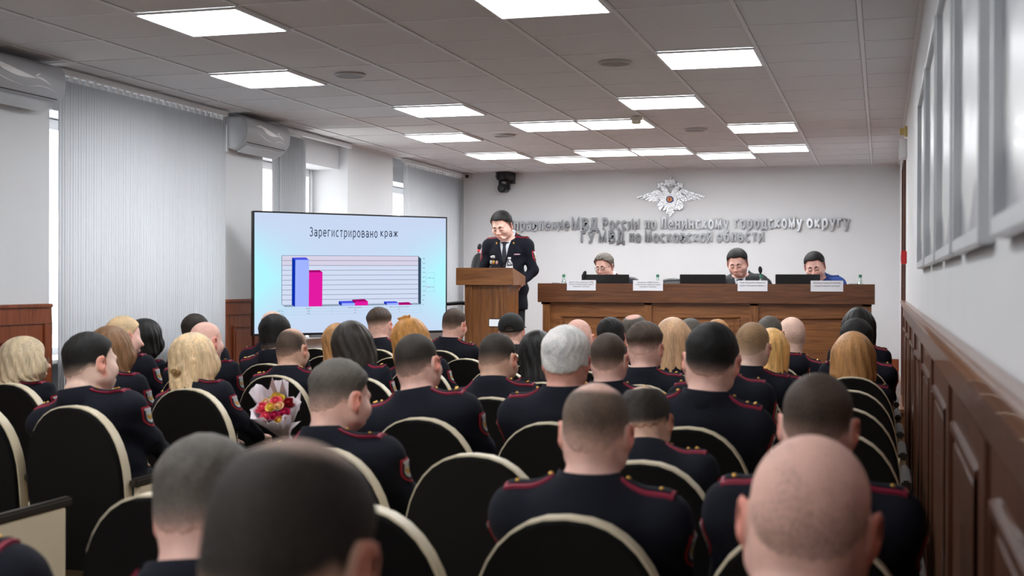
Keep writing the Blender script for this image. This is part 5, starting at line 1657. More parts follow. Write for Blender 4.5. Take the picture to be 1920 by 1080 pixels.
def sleeve_patch(key, s):
    k = (key, 'patch', s)
    if k in GARB:
        return GARB[k]
    B = BASES[key]; bv = jacket_bvh(key); sh, el = B['sh'], B['el']
    c = sh+(el-sh)*.42; dv = (el-sh)/np.linalg.norm(el-sh)
    back = np.array([0, -1, 0.])
    def to3(a, b):
        p = c+dv*b+np.array([0, a, 0]); return (s*.5, p[1], p[2])
    def shield(k, n=7, m=10):
        rows = []
        for i in range(m+1):
            t = i/m; b = (-.055+.11*t)*k
            w = .042*k*(1.0 if t < .45 else math.sqrt(max(.02, 1-((t-.45)/.56)**2)))*(.90+.10*sst(np.float64(t), 0, .15))
            rows.append([(-w+2*w*j/n, b) for j in range(n+1)])
        return rows
    V, F_, mi = [], [], []
    for kk, off, idx in ((1.0, .003, 0), (.86, .0040, 1), (.60, .0050, 2)):
        v, f = patch(bv, shield(kk), to3, (-s, 0, 0), off, .003)
        n = len(V); V += v; F_ += [tuple(i+n for i in q) for q in f]; mi += [idx]*len(f)
    for rows, idx in (([[(-.030+.06*j/5, b) for j in range(6)] for b in (-.046, -.034)], 3), ([[(-.012+.024*j/3, b) for j in range(4)] for b in (-.004, .006, .016)], 4), ([[(-.022+.012*j/2, b) for j in range(3)] for b in (-.012, .004)], 4), ([[(.010+.012*j/2, b) for j in range(3)] for b in (-.012, .004)], 4)):
        v, f = patch(bv, rows, to3, (-s, 0, 0), .0060, .003)
        n = len(V); V += v; F_ += [tuple(i+n for i in q) for q in f]; mi += [idx]*len(f)
    GARB[k] = (V, F_, mi)
    return GARB[k]
patch_mats = [mat('patch_red', rgb(170, 30, 48), .7), mat('patch_dark', rgb(40, 22, 34), .8), mat('patch_silver', rgb(196, 200, 204), .6), mat('patch_white', rgb(214, 208, 214), .7), mat('patch_gold', rgb(206, 160, 70), .5)]
def collar_mesh(B, r0=.0, drop=.62):
    """folded collar round the neck, open in front"""
    nb = B['nb']; c = np.array([0, nb[1]-.004, nb[2]]); k = 1-.10*B['fem']+.10*B['heavy']
    prof = [(.066, .012), (.0690, .066), (.0725, .076), (.0775, .073), (.1040, .010), (.0990, .004), (.0745, .052), (.0700, .010)]
    n = 40; vs = []; fs = []
    for i in range(n+1):
        a = -PI/2+(-150+300*i/n)*PI/180
        for (r, z) in prof:
            y = math.sin(a)*(r+r0)*k*1.04
            fr = np.clip((y+.02)/.09, 0, 1)
            vs.append((math.cos(a)*(r+r0)*k, c[1]+y+.006, c[2]+z-drop*max(0, y+.01)*1.0))
    m = len(prof)
    for i in range(n):
        for j in range(m):
            fs.append((i*m+j, i*m+(j+1) % m, (i+1)*m+(j+1) % m, (i+1)*m+j))
    fs.append(tuple(range(m))); fs.append(tuple(reversed(range(n*m, (n+1)*m))))
    return np.array(vs), fs

PEOPLE = []
def person(base, loc, rz, label, p, hair=None, hcol='dark', skin='fair', cloth='uniform', group=None, stars=2, hcol2=None, name='person'):
    B = BASES[base]
    sm_ = skin_mat('skin_'+skin, SKINS[skin])
    V, Q = B['body']; me = mesh_np('person', deform(V, B, p), Q, [sm_])
    H = B['H']; hx = (V-H)
    rud = sst(np.abs(hx[:, 0]), .0805, .088)*(np.abs(hx[:, 2]) < .05)*(np.abs(hx[:, 1]) < .05)
    rud = np.maximum(rud*.8, .55*np.exp(-((hx[:, 1]-.092)/.012)**2-(hx[:, 0]/.022)**2-((hx[:, 2]+.066)/.010)**2))
    rud = np.maximum(rud, .25*np.exp(-((hx[:, 1]-.11)/.02)**2-(hx[:, 0]/.02)**2-((hx[:, 2]+.03)/.02)**2))
    with_attr(me, 'ruddy', rud)
    o = link(name, me); o.location = loc; o.rotation_euler = (0, 0, rz)
    tag(o, label, 'person', group)
    if hair:
        lg = hair in ('long', 'mid', 'bob', 'halfup', 'verylong', 'flip', 'updo')
        hv, hq, hd = (hair_long if lg else hair_short)(B, base, hair)
        hm = hair_mat('hair_%s_%s_%s' % (hcol, 'long' if lg else skin, 'a' if not hcol2 else hcol2), HAIRS[hcol], SKINS[skin], lg, HAIRS[hcol2] if hcol2 else None)
        hme = mesh_np('hair', deform(hv, B, p), hq, [hm]); with_attr(hme, 'cover', hd)
        link('hair', hme, o)
    cm = {'uniform': navy, 'black': blackcloth, 'suit': suit_m, 'blue': blue_m}[cloth]
    if 'jacket' in B:
        jv, jq = B['jacket']; link('jacket', mesh_np('jacket', deform(jv, B, p), jq, [cm]), o)
        if hair not in ('long', 'verylong', 'halfup'):
            cv, cf = collar_mesh(B); link('collar', mesh_from('collar', deform(cv, B, p), cf, [cm], smooth=True), o)
    for nm, mm in (('trousers', trouser_m), ('shoes', shoe_m)):
        k = base+nm
        if k not in GARB:
            GARB[k] = mesh_np(nm, *B[nm], [mm])
        link(nm, GARB[k], o)
    if cloth in ('uniform', 'blue') and 'jacket' in B:
        for (nm, ev, ef, emi, st) in insignia(base):
            e = link(nm, mesh_from(nm, deform(ev, B, p), ef, [crimson if cloth == 'uniform' else blue_m, navy if cloth == 'uniform' else mat('blue_board', rgb(30, 60, 120), .7)], emi), o)
            for c in ([st[0]]+st[1:1+stars]):
                sv, sf = star_mesh(c, .0062 if c is st[0] else .0055)
                link('button' if c is st[0] else 'star', mesh_from('stud', deform(sv, B, p), sf, [gold if cloth == 'uniform' else silver_star], smooth=True), e)
        if cloth == 'uniform':
            for s in (-1, 1):
                pv, pf, pmi = sleeve_patch(base, s)
                link('sleeve_patch', mesh_from('sleeve_patch', deform(pv, B, p), pf, patch_mats, pmi), o)
    PEOPLE.append(o)
    return o
def solve(base, px, py, Y, zroot, rz, p, hairtop=.012, X=None):
    """root position and torso stretch that put the crown of the head at a point of the place; with X the seat stays put and the torso sways"""
    B = BASES[base]; top = np.array([B['H']+np.array([0, -.012, .130+hairtop])])
    for _ in range(16):
        q = deform(top, B, p)[0]
        c, s = math.cos(rz), math.sin(rz)
        off = np.array([q[0]*c-q[1]*s, q[0]*s+q[1]*c])
        w = atY(px, py, Y+off[1])
        dz = (w[2]-zroot)-q[2]
        p['sz'] = float(np.clip(p.get('sz', 1.0)+dz/(B['nb'][2]-B['hip']), .72, 1.35))
        ex = 0.0
        if X is not None:
            ex = (w[0]-(X+off[0]))*c
            p['side'] = float(np.clip(p.get('side', 0.0)+ex/max(.3, B['H'][2]+.1-B['hip']), -.24, .24))
        if abs(dz) < 5e-4 and abs(ex) < 5e-4:
            break
    return (float(w[0]-off[0]) if X is None else X, Y, zroot)
# ------------------------------------------------------------------ the people
for key, kw in (('man', {}), ('woman', dict(fem=1.0)), ('heavy', dict(heavy=1.0))):
    make_base(key, 'audience', h=.0065, hz=.0052, **kw)
    make_base(key+'_far', 'audience', h=.0085, hz=.0070, **kw)
make_base('deskman', 'desk', h=.0065, hz=.0040)
make_base('speaker', 'stand', h=.0065, hz=.0040)

#  row, seat, x and y of the crown in the picture, base, hair style, hair, skin, extra pose, label, short name for the chair
CROWD = [
 ('A', 0, 1530, 801, 'heavy', 'fringe', 'brown', 'pink', dict(hs=1.15, lean=-.06, nod=.10, dy=.015, ws=.86), 'broad bald man with a thick neck in dark uniform, closest on the right', 'the broad bald man closest on the right'),
 ('Z', 1, 566, 803, 'man', 'thin', 'dark', 'tan', dict(hs=1.10, lean=.14, dy=.0, nod=.12, yaw=-.05), 'man with dark thinning hair, the largest head at the bottom of the picture', 'the man with the largest dark head'),
 ('A', 2, 386, 812, 'man', 'short', 'salt', 'pink', dict(hs=1.12, lean=.10, nod=.15, yaw=.12), 'man with short greying hair, half behind the largest dark head', 'the greying man beside the largest head'),
 ('A', 3, -150, 778, 'man', 'short', 'dark', 'fair', dict(), 'uniformed shoulder with sleeve badge in the bottom left corner', 'the man cut off in the bottom left corner'),
 ('B', 1, 1117, 710, 'man', 'patch', 'mouse', 'pink', dict(hs=.97, ws=.95), 'man with receding brown hair and bare neck in the third seat row from the camera', 'the man with receding brown hair'),
 ('B', 0, 1535, 693, 'man', 'buzz', 'brown', 'pink', dict(hs=.97, yaw=-.12, ws=.95), 'man with close-cropped brown hair directly beyond the broad bald man', 'the close-cropped man beyond the broad bald man'),
 ('C', 1, 1206, 722, 'man', 'crown', 'dark', 'tan', dict(hs=.95, lean=.16, nod=.25, ws=.90), 'dark-haired man bending low just beyond the man with receding brown hair', 'the dark-haired man bending low'),
 ('C', 3, 634, 672, 'man', 'crew', 'salt', 'pink', dict(hs=1.04, yaw=-.42, nod=.22), 'man with grey-brown cropped hair and cheek turned right, beyond the largest head', 'the grey-brown man with his cheek turned'),
 ('D', 6, 158, 622, 'heavy', 'short', 'black', 'fair', dict(hs=1.10, yaw=-.38, nod=.10, ws=1.06, jacket='wide'), 'stout man with black hair and sleeve badge on the left, before the brown-haired woman', 'the stout black-haired man on the left'),
 ('D', 1, 1338, 603, 'man', 'short', 'black', 'pink', dict(hs=1.14, ws=1.0), 'tall man with short black hair and large ears right of the middle', 'the tall black-haired man'),
 ('D', 2, 1060, 612, 'man', 'grey', 'white', 'ruddy', dict(hs=1.02, nod=.05), 'man with full silver-white hair in the middle of the audience', 'the silver-haired man'),
 ('D', 3, 771, 622, 'man', 'buzz', 'dark', 'pink', dict(hs=1.02, yaw=-.1), 'man with dark cropped hair and sleeve badge, left of the silver-haired man', 'the dark cropped man left of the silver-haired man'),
 ('E', 8, 36, 632, 'woman', 'mid', 'ashblonde', 'fair', dict(hs=1.02, yaw=-.75, nod=.1, glasses=1, ws=.92), 'woman with ash-blonde hair and glasses at the left edge', 'the ash-blonde woman with glasses'),
 ('E', 7, 202, 612, 'woman', 'long', 'chestnut', 'fair', dict(hs=1.0, yaw=-.3), 'woman with long light-brown hair half hidden by the stout black-haired man', 'the light-brown-haired woman'),
 ('E', 6, 356, 625, 'woman', 'halfup', 'ash', 'fair', dict(hs=1.04, yaw=-.3, nod=.1, roll=.06), 'woman with blonde hair tied half up, sitting beside the bouquet', 'the blonde woman with hair tied half up'),
 ('E', 3, 932, 621, 'man', 'buzz', 'dark', 'tan', dict(hs=1.04, nod=.28, yaw=-.15), 'man with black cropped hair, head bowed, left of the silver-haired man', 'the bowed man with black cropped hair'),
 ('E', 2, 1138, 621, 'man', 'buzz', 'brown', 'pink', dict(hs=.99, nod=.0), 'man with dark brown buzz cut right behind the silver-haired man', 'the man with a dark brown buzz cut'),
 ('E', 1, 1352, 626, 'man', 'short', 'brown', 'pink', dict(hs=.95, lean=.12, nod=.3), 'man almost hidden beyond the tall black-haired man', 'the man hidden beyond the tall black-haired man'),
 ('F', 8, 228, 592, 'man', 'short', 'ash', 'pink', dict(hs=1.02, yaw=-.55, nod=.2), 'pale blond man looking down to the right by the closed blind', 'the pale blond man'),
 ('F', 7, 383, 600, 'heavy', 'fringe', 'lightbrown', 'pink', dict(hs=.98, yaw=-.35, nod=.15, ws=.92), 'pink bald man beyond the blonde woman with half-up hair', 'the pink bald man'),
 ('F', 6, 545, 612, 'man', 'shaved', 'brown', 'tan', dict(hs=1.03, yaw=-.08, lean=.02, ws=.95), 'bald man with tanned scalp at the lower left of the big screen', 'the tanned bald man below the screen'),
 ('F', 5, 650, 603, 'woman', 'long', 'dark', 'fair', dict(hs=1.12, yaw=.05, nod=.05, ws=.9), 'woman with long straight dark brown hair below the screen', 'the woman with long dark brown hair'),
 ('F', 3, 1004, 620, 'woman', 'verylong', 'black', 'fair', dict(hs=1.0, nod=.1), 'woman with long black hair half behind the silver-haired man', 'the long black-haired woman beside the silver-haired man'),
 ('F', 2, 1207, 604, 'man', 'fade', 'brown', 'pink', dict(hs=1.05, yaw=-.1), 'man with brown hair shaved high at the sides, right of the dark buzz cut', 'the man with brown hair shaved at the sides'),
 ('F', 1, 1412, 601, 'man', 'buzz', 'fairbuzz', 'fair', dict(hs=1.03, yaw=-.2), 'man with fair brown cropped hair, right of the tall black-haired man', 'the man with fair brown cropped hair'),
 ('G', 9, 271, 598, 'woman', 'bob', 'black', 'fair', dict(hs=1.08, yaw=-.3, roll=.12, ws=.9), 'woman with a round black bob right of the pale blond man', 'the woman with the black bob'),
 ('G', 8, 360, 588, 'man', 'short', 'dark', 'tan', dict(hs=1.0, ws=.93), 'dark-haired man half hidden by the pink bald head', 'the dark-haired man behind the pink bald head'),
 ('G', 7, 512, 590, 'heavy', 'full', 'black', 'fair', dict(hs=1.04, nod=.1, ws=.92), 'broad man with thick black hair before the left edge of the screen', 'the broad man with thick black hair'),
 ('G', 6, 629, 607, 'woman', 'mid', 'dkblonde', 'fair', dict(hs=1.02), 'woman with honey-blonde hair mostly hidden by the long dark brown hair', 'the honey-blonde woman'),
 ('G', 5, 757, 596, 'woman', 'flip', 'golden', 'fair', dict(hs=1.14, tie=1), 'woman with golden hair and a top knot before the screen', 'the golden-haired woman'),
 ('I', 5, 958, 588, 'heavy', None, 'dark', 'pink', dict(hs=1.05, cap=1, yaw=.15, ws=.88), 'man in a black cap and black jacket filming beside the lectern', 'the man in the black cap'),
 ('G', 3, 1080, 595, 'man', 'fringe', 'brown', 'pink', dict(hs=1.04), 'bald man whose pink crown shows above the silver hair', 'the bald man beyond the silver hair'),
 ('G', 2, 1260, 596, 'woman', 'mid', 'taupe', 'fair', dict(hs=1.10, roll=-.05), 'woman with sleek beige-blonde hair left of the tall black-haired man', 'the beige-blonde woman'),
 ('G', 1, 1449, 616, 'woman', 'long', 'blonde', 'fair', dict(hs=1.0), 'woman with straight yellow-blonde hair right of the fair cropped man', 'the yellow-blonde woman in the middle right'),
 ('G', 0, 1600, 627, 'woman', 'mid', 'dkblonde', 'fair', dict(hs=1.16, yaw=.1, ws=1.0), 'woman with dark-blonde shoulder-length hair by the right wall', 'the dark-blonde woman by the right wall'),
 ('H', 8, 509, 580, 'man', 'fringe', 'brown', 'fair', dict(hs=1.06), 'bald man just beyond the thick black hair, before the screen', 'the bald man before the screen'),
 ('H', 3, 1142, 596, 'man', 'full', 'black', 'pink', dict(hs=1.0), 'man with glossy black hair before the table, beyond the dark buzz cut', 'the man with glossy black hair'),
 ('H', 2, 1293, 594, 'man', 'buzz', 'salt', 'pink', dict(hs=1.0), 'man with grey cropped hair right of the beige-blonde woman', 'the grey cropped man'),
 ('H', 1, 1441, 590, 'man', 'buzz', 'salt', 'tan', dict(hs=1.0, yaw=-.1), 'man with dark grey cropped hair left of the pale bald man', 'the dark grey cropped man'),
 ('H', 0, 1607, 598, 'man', 'full', 'black', 'fair', dict(hs=1.08, yaw=.35), 'black-haired man by the right wall before the long black hair', 'the black-haired man by the right wall'),
 ('I', 7, 708, 577, 'man', 'fade', 'brown', 'pink', dict(hs=1.08), 'man with swept brown hair and shaved sides before the screen', 'the man with swept brown hair'),
 ('I', 6, 852, 575, 'man', 'buzz', 'brown', 'pink', dict(hs=1.06, yaw=-.2), 'man with brown buzz cut left of the lectern', 'the man left of the lectern'),
 ('I', 3, 1186, 588, 'man', 'crown', 'salt', 'ruddy', dict(hs=1.08, yaw=.15), 'greying man with a bald spot before the table', 'the greying man with a bald spot'),
 ('I', 2, 1346, 598, 'man', 'short', 'dkblonde', 'fair', dict(hs=1.0), 'fair-haired crown just above the tall black-haired man', 'the man beyond the tall black-haired man'),
 ('I', 1, 1488, 591, 'man', 'fringe', 'lightbrown', 'fair', dict(hs=1.18, yaw=.45), 'pale bald man turned left before the right half of the table', 'the pale bald man before the table'),
 ('I', 0, 1610, 577, 'woman', 'verylong', 'black', 'fair', dict(hs=1.1, yaw=.2), 'woman with long black hair before the right end of the table', 'the black-haired woman at the table end'),
]
occupied = {}
CROWD_OBJ = {}
for row, k, px, py, base, hair, hcol, skin, ex, lab, short in CROWD:
    p = dict(ex)
    p.setdefault('hs', 1.02); p.setdefault('lean', -.05); p.setdefault('nod', .06)
    far = row in 'EFGHI'
    if far:
        p['ws'] = p.get('ws', 1.0)*(.90 if base == 'woman' else .95)
    b = base+('_far' if far else '')
    Y = row_y(row)+.262+p.get('dy', 0.0)
    rz = p.get('rz', 0.0)
    loc = solve(b, px, py, Y, .006, rz, p, X=None if row == 'Z' else seat_x(k))
    o = person(b, loc, rz, lab, p, hair, hcol, skin, 'black' if p.get('cap') else 'uniform', stars=random.choice((1, 2, 3)))
    occupied[(row, k)] = (short, loc, o, p, b)
    CROWD_OBJ[short] = (o, p, b)
# chairs: under everyone, and the empty ones the photograph shows
EMPTY = {('A', 1): 'empty auditorium chair below the picture beside the broad bald man', ('B', 2): 'empty auditorium chair whose cream rim shows right of the largest dark head', ('B', 3): 'empty auditorium chair left of the greying man in the foreground',
         ('C', 0): 'empty auditorium chair right beside the broad bald head, under the close-cropped man', ('C', 2): 'large empty chair back in the middle foreground, fully in view',
         ('C', 6): 'auditorium chair with dark armrest cut off at the left edge', ('D', 0): 'empty auditorium chair by the right wall just beyond the close-cropped man',
         ('D', 7): 'auditorium chair cut off at the left edge beside the stout man', ('E', 0): 'empty auditorium chair by the right wall, third from the dark-blonde woman',
         ('F', 0): 'empty auditorium chair by the right wall right behind the dark-blonde woman', ('H', 7): 'empty auditorium chair right of the broad man with thick black hair', ('H', 6): 'empty auditorium chair beyond the golden-haired woman', ('I', 8): 'empty auditorium chair left of the man with swept brown hair',
         ('H', 5): 'empty auditorium chair before the man left of the lectern', ('H', 4): 'empty auditorium chair right behind the man in the black cap', ('G', 4): 'empty auditorium chair just before the man in the black cap, behind the bowed man'}
for (row, k), (short, loc, o, p, b) in occupied.items():
    x = seat_x(k)
    if row == 'Z':
        x = loc[0]
    chair(row, k, 'black-backed auditorium chair of '+short, x)
for (row, k), lab in EMPTY.items():
    chair(row, k, lab)

# extras of single figures
def extra(o, b, p, nm, V, F_, m, smooth=True, parent=None):
    return link(nm, mesh_from(nm, deform(np.array(V), BASES[b], p), F_, m if isinstance(m, list) else [m], smooth=smooth), parent or o)
def spectacles(o, b, p):
    H = BASES[b]['H']; m = MB()
    for s in (-1, 1):
        m.tube([(H[0]+s*.033+.022*math.cos(a), H[1]+.108-abs(.022*math.cos(a)*s)*.12, H[2]+.002+.016*math.sin(a)) for a in [2*PI*i/20 for i in range(21)]], .0012, 6, caps=False)
        m.tube([(H[0]+s*.055, H[1]+.104, H[2]+.006), (H[0]+s*.078, H[1]+.07, H[2]+.010), (H[0]+s*.084, H[1]-.005, H[2]+.012), (H[0]+s*.085, H[1]-.02, H[2]-.005)], .0014, 6)
    m.tube([(H[0]-.011, H[1]+.108, H[2]+.006), (H[0], H[1]+.111, H[2]+.009), (H[0]+.011, H[1]+.108, H[2]+.006)], .0012, 6)
    g = extra(o, b, p, 'glasses', m.v, m.f, mat('glasses_frame', rgb(70, 66, 64), .3, metal=.7))
    m = MB()
    for s in (-1, 1):
        m.lathe([(.0005, -.0006), (.021, -.0006), (.021, .0006), (.0005, .0006)], seg=20, M=Matrix.Translation((H[0]+s*.033, H[1]+.1065, H[2]+.002)) @ Matrix.Diagonal((1, 1, .74, 1)) @ Matrix.Rotation(PI/2, 4, 'X'))
    extra(o, b, p, 'lenses', m.v, m.f, glass('lens_clear', (1, 1, 1, 1), .25), parent=g)
def cap_on(o, b, p):
    B = BASES[b]; H = B['H']; h = .006
    F = Field(axis((-.12, .12, h)), axis((H[1]-.14, H[1]+.20, h)), axis((H[2]-.02, H[2]+.17, h)))
    head_volumes(F, H, 0, 1.0, False, False, True); F.d -= np.float32(.012)
    F.ell(H+np.array([0, -.01, .06]), (.090, .108, .088), .02)
    F.cut(lambda X, Y, Z: (H[2]+.022+(Y-H[1])*.10)-Z+0*X)
    F.cone(H+np.array([-.05, .11, .040]), H+np.array([.05, .11, .040]), .05, .05, .01, flat=(2, .16))
    F.ell(H+np.array([0, -.108, .030]), (.032, .03, .026), .006, 'sub')
    V, Q = F.surface()
    c = link('cap', mesh_np('cap', deform(V, B, p), Q, [mat('cap_cotton', rgb(14, 14, 15), .8, bump=.15, bscale=300)]), o)
    m = MB(); m.tube([(H[0]-.034, H[1]-.101, H[2]+.016), (H[0], H[1]-.110, H[2]+.014), (H[0]+.034, H[1]-.101, H[2]+.016)], .006, 8)
    link('cap_strap', mesh_from('cap_strap', deform(np.array(m.v), B, p), m.f, [mat('cap_cotton', rgb(14, 14, 15), .8)], smooth=True), c)
    hv, hq, hd = hair_short(B, b, 'buzz')
    hme = mesh_np('hair', deform(hv, B, p), hq, [hair_mat('hair_dark_pink_a', HAIRS['dark'], SKINS['pink'])]); with_attr(hme, 'cover', hd); link('hair', hme, o)
for short, (o, p, b) in CROWD_OBJ.items():
    if p.get('glasses'):
        spectacles(o, b, p)
    if p.get('cap'):
        cap_on(o, b, p)
    if p.get('tie'):
        H = BASES[b]['H']; m = MB(); vs, fs = rbox(.034, .024, .022, ex=2.4, nu=14, nv=8); m.add([(v[0], v[1]+H[1]-.035, v[2]+H[2]+.146) for v in vs], fs)
        for s in (-1, 1):
            vs, fs = rbox(.036, .012, .018, ex=2.2, nu=14, nv=8); m.add([(v[0]+s*.022, v[1]+H[1]-.045, v[2]+H[2]+.142+.3*abs(v[0])) for v in vs], fs)
        extra(o, b, p, 'hair_knot', m.v, m.f, hair_mat('hair_golden_long_a', HAIRS['golden'], SKINS['fair'], True))
    if short == 'the blonde woman with hair tied half up':
        H = BASES[b]['H']; m = MB(); m.tube([(H[0]+.016*math.cos(a), H[1]-.142, H[2]-.034+.008*math.sin(a)) for a in [2*PI*i/14 for i in range(15)]], .005, 8, caps=False)
        extra(o, b, p, 'hair_tie', m.v, m.f, mat('hair_tie', rgb(150, 118, 74), .6))

# ------------------------------------------------------------------ the four at the front
def front_dress(o, b, p, kind, hcol):
    B = BASES[b]; bv = jacket_bvh(b); nb = B['nb']; H = B['H']
    def to3(a, c):
        return (a, .6, nb[2]+c)
    def strip(rows, n=4):
        return [[(x0+(x1-x0)*j/n, z) for j in range(n+1)] for z, x0, x1 in rows]
    lo = -.24 if kind != 'blue' else -.10
    zs = np.linspace(.035, lo, 9)
    sh_rows = [(z, -.060*(1-(i/8))-.004, .060*(1-(i/8))+.004) for i, z in enumerate(zs)]
    V, F_ = patch(bv, strip(sh_rows, 6), to3, (0, -1, 0), .003, .004)
    if kind != 'blue':
        extra(o, b, p, 'shirt', V, F_, shirt_m, True)
        tr = [(z, -w, w) for z, w in zip(np.linspace(.018, lo+.012, 9), (.013, .019, .014, .017, .021, .024, .020, .012, .005))]
        V, F_ = patch(bv, strip(tr, 4), to3, (0, -1, 0), .008, .006); extra(o, b, p, 'necktie', V, F_, tie_m if kind == 'uniform' else mat('tie_grey', rgb(66, 70, 80), .6), True)
    cm = {'uniform': navy, 'suit': suit_m, 'blue': blue_m}[kind]
    for s in (-1, 1):
        rows = []
        for i, z in enumerate(np.linspace(.040, lo-.01, 10)):
            xi = .058*(1-i/9.0)+.003; xo = xi+(.030+.030*math.sin(PI*min(1, i/6.0)) if i < 8 else .03*(9-i)+.004)
            rows.append((z, s*xi, s*xo))
        V, F_ = patch(bv, strip(rows, 4), to3, (0, -1, 0), .0085, .006); extra(o, b, p, 'lapel', V, F_, cm, False)
    cv, cf = collar_mesh(B, -.006); cv = cv+np.array([0, 0, .010])
    if kind != 'blue':
        extra(o, b, p, 'shirt_collar', cv, cf, shirt_m)
    # brows and lashes
    hm = mat('brow_'+hcol, HAIRS[hcol], .7)
    for s in (-1, 1):
        m = MB(); m.tube([(s*.014, H[1]+.0985, H[2]+.0235), (s*.028, H[1]+.097, H[2]+.0285), (s*.047, H[1]+.083, H[2]+.025)], [.0042, .0048, .0026], 8); extra(o, b, p, 'eyebrow', m.v, m.f, hm)
        m = MB(); m.tube([(s*.018, H[1]+.0925, H[2]-.002), (s*.0315, H[1]+.0952, H[2]-.0055), (s*.045, H[1]+.0885, H[2]-.001)], [.0018, .0026, .0018], 6); extra(o, b, p, 'eyelashes', m.v, m.f, mat('lash', rgb(24, 18, 16), .7))
    m = MB(); m.tube([(-.022, H[1]+.094, H[2]-.0655), (0, H[1]+.0985, H[2]-.0645), (.022, H[1]+.094, H[2]-.0655)], [.0008, .0014, .0008], 6); extra(o, b, p, 'mouth_line', m.v, m.f, mat('lip_line', rgb(120, 60, 56), .7))
    return bv
def stud_at(o, b, p, bv, x, z, r, m, nm, sx=1.0, sz=1.0):
    B = BASES[b]; h = bv.ray_cast(Vector((x, .6, B['nb'][2]+z)), Vector((0, -1, 0)))[0]
    mb = MB(); vs, fs = rbox(2*r*sx, .007, 2*r*sz, ex=2.6, nu=12, nv=8); mb.add([(v[0]+h.x, v[1]+h.y+.010, v[2]+h.z) for v in vs], fs)
    extra(o, b, p, nm, mb.v, mb.f, m)
# speaker
p = dict(hs=1.10, nod=.26, yaw=-.16, roll=.06, lean=.08)
loc = solve('speaker', 937, 395, 4.86, ZS+.002, PI, p, .016)
o = person('speaker', loc, PI, 'speaker in dark uniform reading with bowed head at the lectern', p, 'side', 'black', 'pink', 'uniform', stars=2)
bv = front_dress(o, 'speaker', p, 'uniform', 'dark')
for x, z in ((.0, -.285), (.0, -.38)):
    stud_at(o, 'speaker', p, bv, x, z, .010, silver_star, 'button')
stud_at(o, 'speaker', p, bv, .115, -.150, .024, silver_star, 'badge', 1.3, .55)
for x, mm in ((.150, mat('badge_white', rgb(206, 208, 206), .4)), (.113, gold), (.076, mat('badge_rose', rgb(190, 150, 140), .4))):
    stud_at(o, 'speaker', p, bv, x, -.205, .014, mm, 'badge', .9, 1.35)
stud_at(o, 'speaker', p, bv, -.115, -.125, .040, mat('ribbon_bar', rgb(206, 170, 186), .5), 'ribbon_bar', 1.0, .16)
for s in (-1, 1):
    stud_at(o, 'speaker', p, bv, s*.085, -.015, .010, gold, 'collar_badge', .8, 1.2)
# glasses man, suit man, blue uniform
p = dict(hs=1.04, nod=.08, yaw=-.30, roll=.05, lean=.09)
loc = solve('deskman', 1131, 475, 6.24, ZS+.002, PI, p, .014, DESK_X[0])
o = person('deskman', loc, PI, 'man in glasses and dark uniform bent over the table behind a monitor', p, 'part', 'salt', 'pink', 'uniform', stars=3)
front_dress(o, 'deskman', p, 'uniform', 'dark'); spectacles(o, 'deskman', p)
p = dict(hs=1.14, nod=.20, yaw=-.10, lean=.08, ws=1.06)
loc = solve('deskman', 1380, 466, 6.24, ZS+.002, PI, p, .014, DESK_X[2])
o = person('deskman', loc, PI, 'man in black suit, white shirt and grey tie reading at the table', p, 'side', 'black', 'pink', 'suit')
front_dress(o, 'deskman', p, 'suit', 'dark')
p = dict(hs=1.12, nod=.22, yaw=-.12, lean=.03, ws=1.04)
loc = solve('deskman', 1524, 472, 6.275, ZS+.002, PI, p, .014, DESK_X[3])
o = person('deskman', loc, PI, 'man in bright blue uniform with bowed head at the right of the table', p, 'side', 'black', 'pink', 'blue', stars=2)
front_dress(o, 'deskman', p, 'blue', 'dark')

# ------------------------------------------------------------------ camcorder of the man in the cap
cm_o, cm_p, cm_b = CROWD_OBJ['the man in the black cap']
q = atY(929, 605, float(cm_o.location[1])+.86)
t = empty('camcorder', (float(q[0])+.10, float(q[1]), 0))
zc = float(q[2])
m = MB(); m.span((-.035, -.09, zc-.045), (.035, .10, zc+.045)); m.tube([(0, .10, zc), (0, .17, zc)], .034, 18); m.tube([(0, -.12, zc+.03), (0, -.06, zc+.05), (0, .06, zc+.07), (0, .09, zc+.045)], .012, 8); m.build('camera_body', black_pl, t, bevel=.006)
m = MB(); m.span((-.15, -.035, zc-.036), (-.04, -.022, zc+.036)); m.build('flip_screen_frame', black_pl, t, bevel=.003)
m = MB(); m.span((-.144, -.0365, zc-.029), (-.046, -.034, zc+.029)); m.build('flip_screen', emission('viewfinder_light', rgb(226, 230, 236), 1.0), t)
m = MB(); m.tube([(0, 0, zc-.05), (0, 0, .55)], .014, 10)
for k in range(3):
    a = PI/2+2*PI*k/3; m.tube([(0, 0, .62), (.20*math.cos(a), .20*math.sin(a), .0)], [.012, .009], 8)
m.build('tripod', black_pl, t, smooth=True)
tag(t, 'small camcorder with a bright flip-out screen left of the black cap', 'video camera')

# ------------------------------------------------------------------ bouquet
q = atY(507, 775, -.98)
bq = empty('bouquet', (float(q[0])+.05, -.99, float(q[2])-.015)); bq.scale = (.98, .98, .98)
ax_ = Matrix.Rotation(.80, 4, 'X') @ Matrix.Rotation(.10, 4, 'Y')
paper_w = mat('wrap_paper', rgb(226, 214, 220), .7)
def place(v):
    return tuple(ax_ @ Vector(v))
m = MB(); n = 40
rim = []
for i in range(n):
    a = 2*PI*i/n; r = .115+.022*math.sin(5*a+.6)+.014*math.sin(11*a); z = .075+.045*abs(math.sin(2.5*a+.9))+.05*max(0, math.cos(a-2.4))
    rim.append((r*math.cos(a), r*math.sin(a), z))
mid = [(.075*math.cos(2*PI*i/n)*(1+.06*math.sin(9*2*PI*i/n)), .075*math.sin(2*PI*i/n)*(1+.06*math.sin(9*2*PI*i/n)), -.03) for i in range(n)]
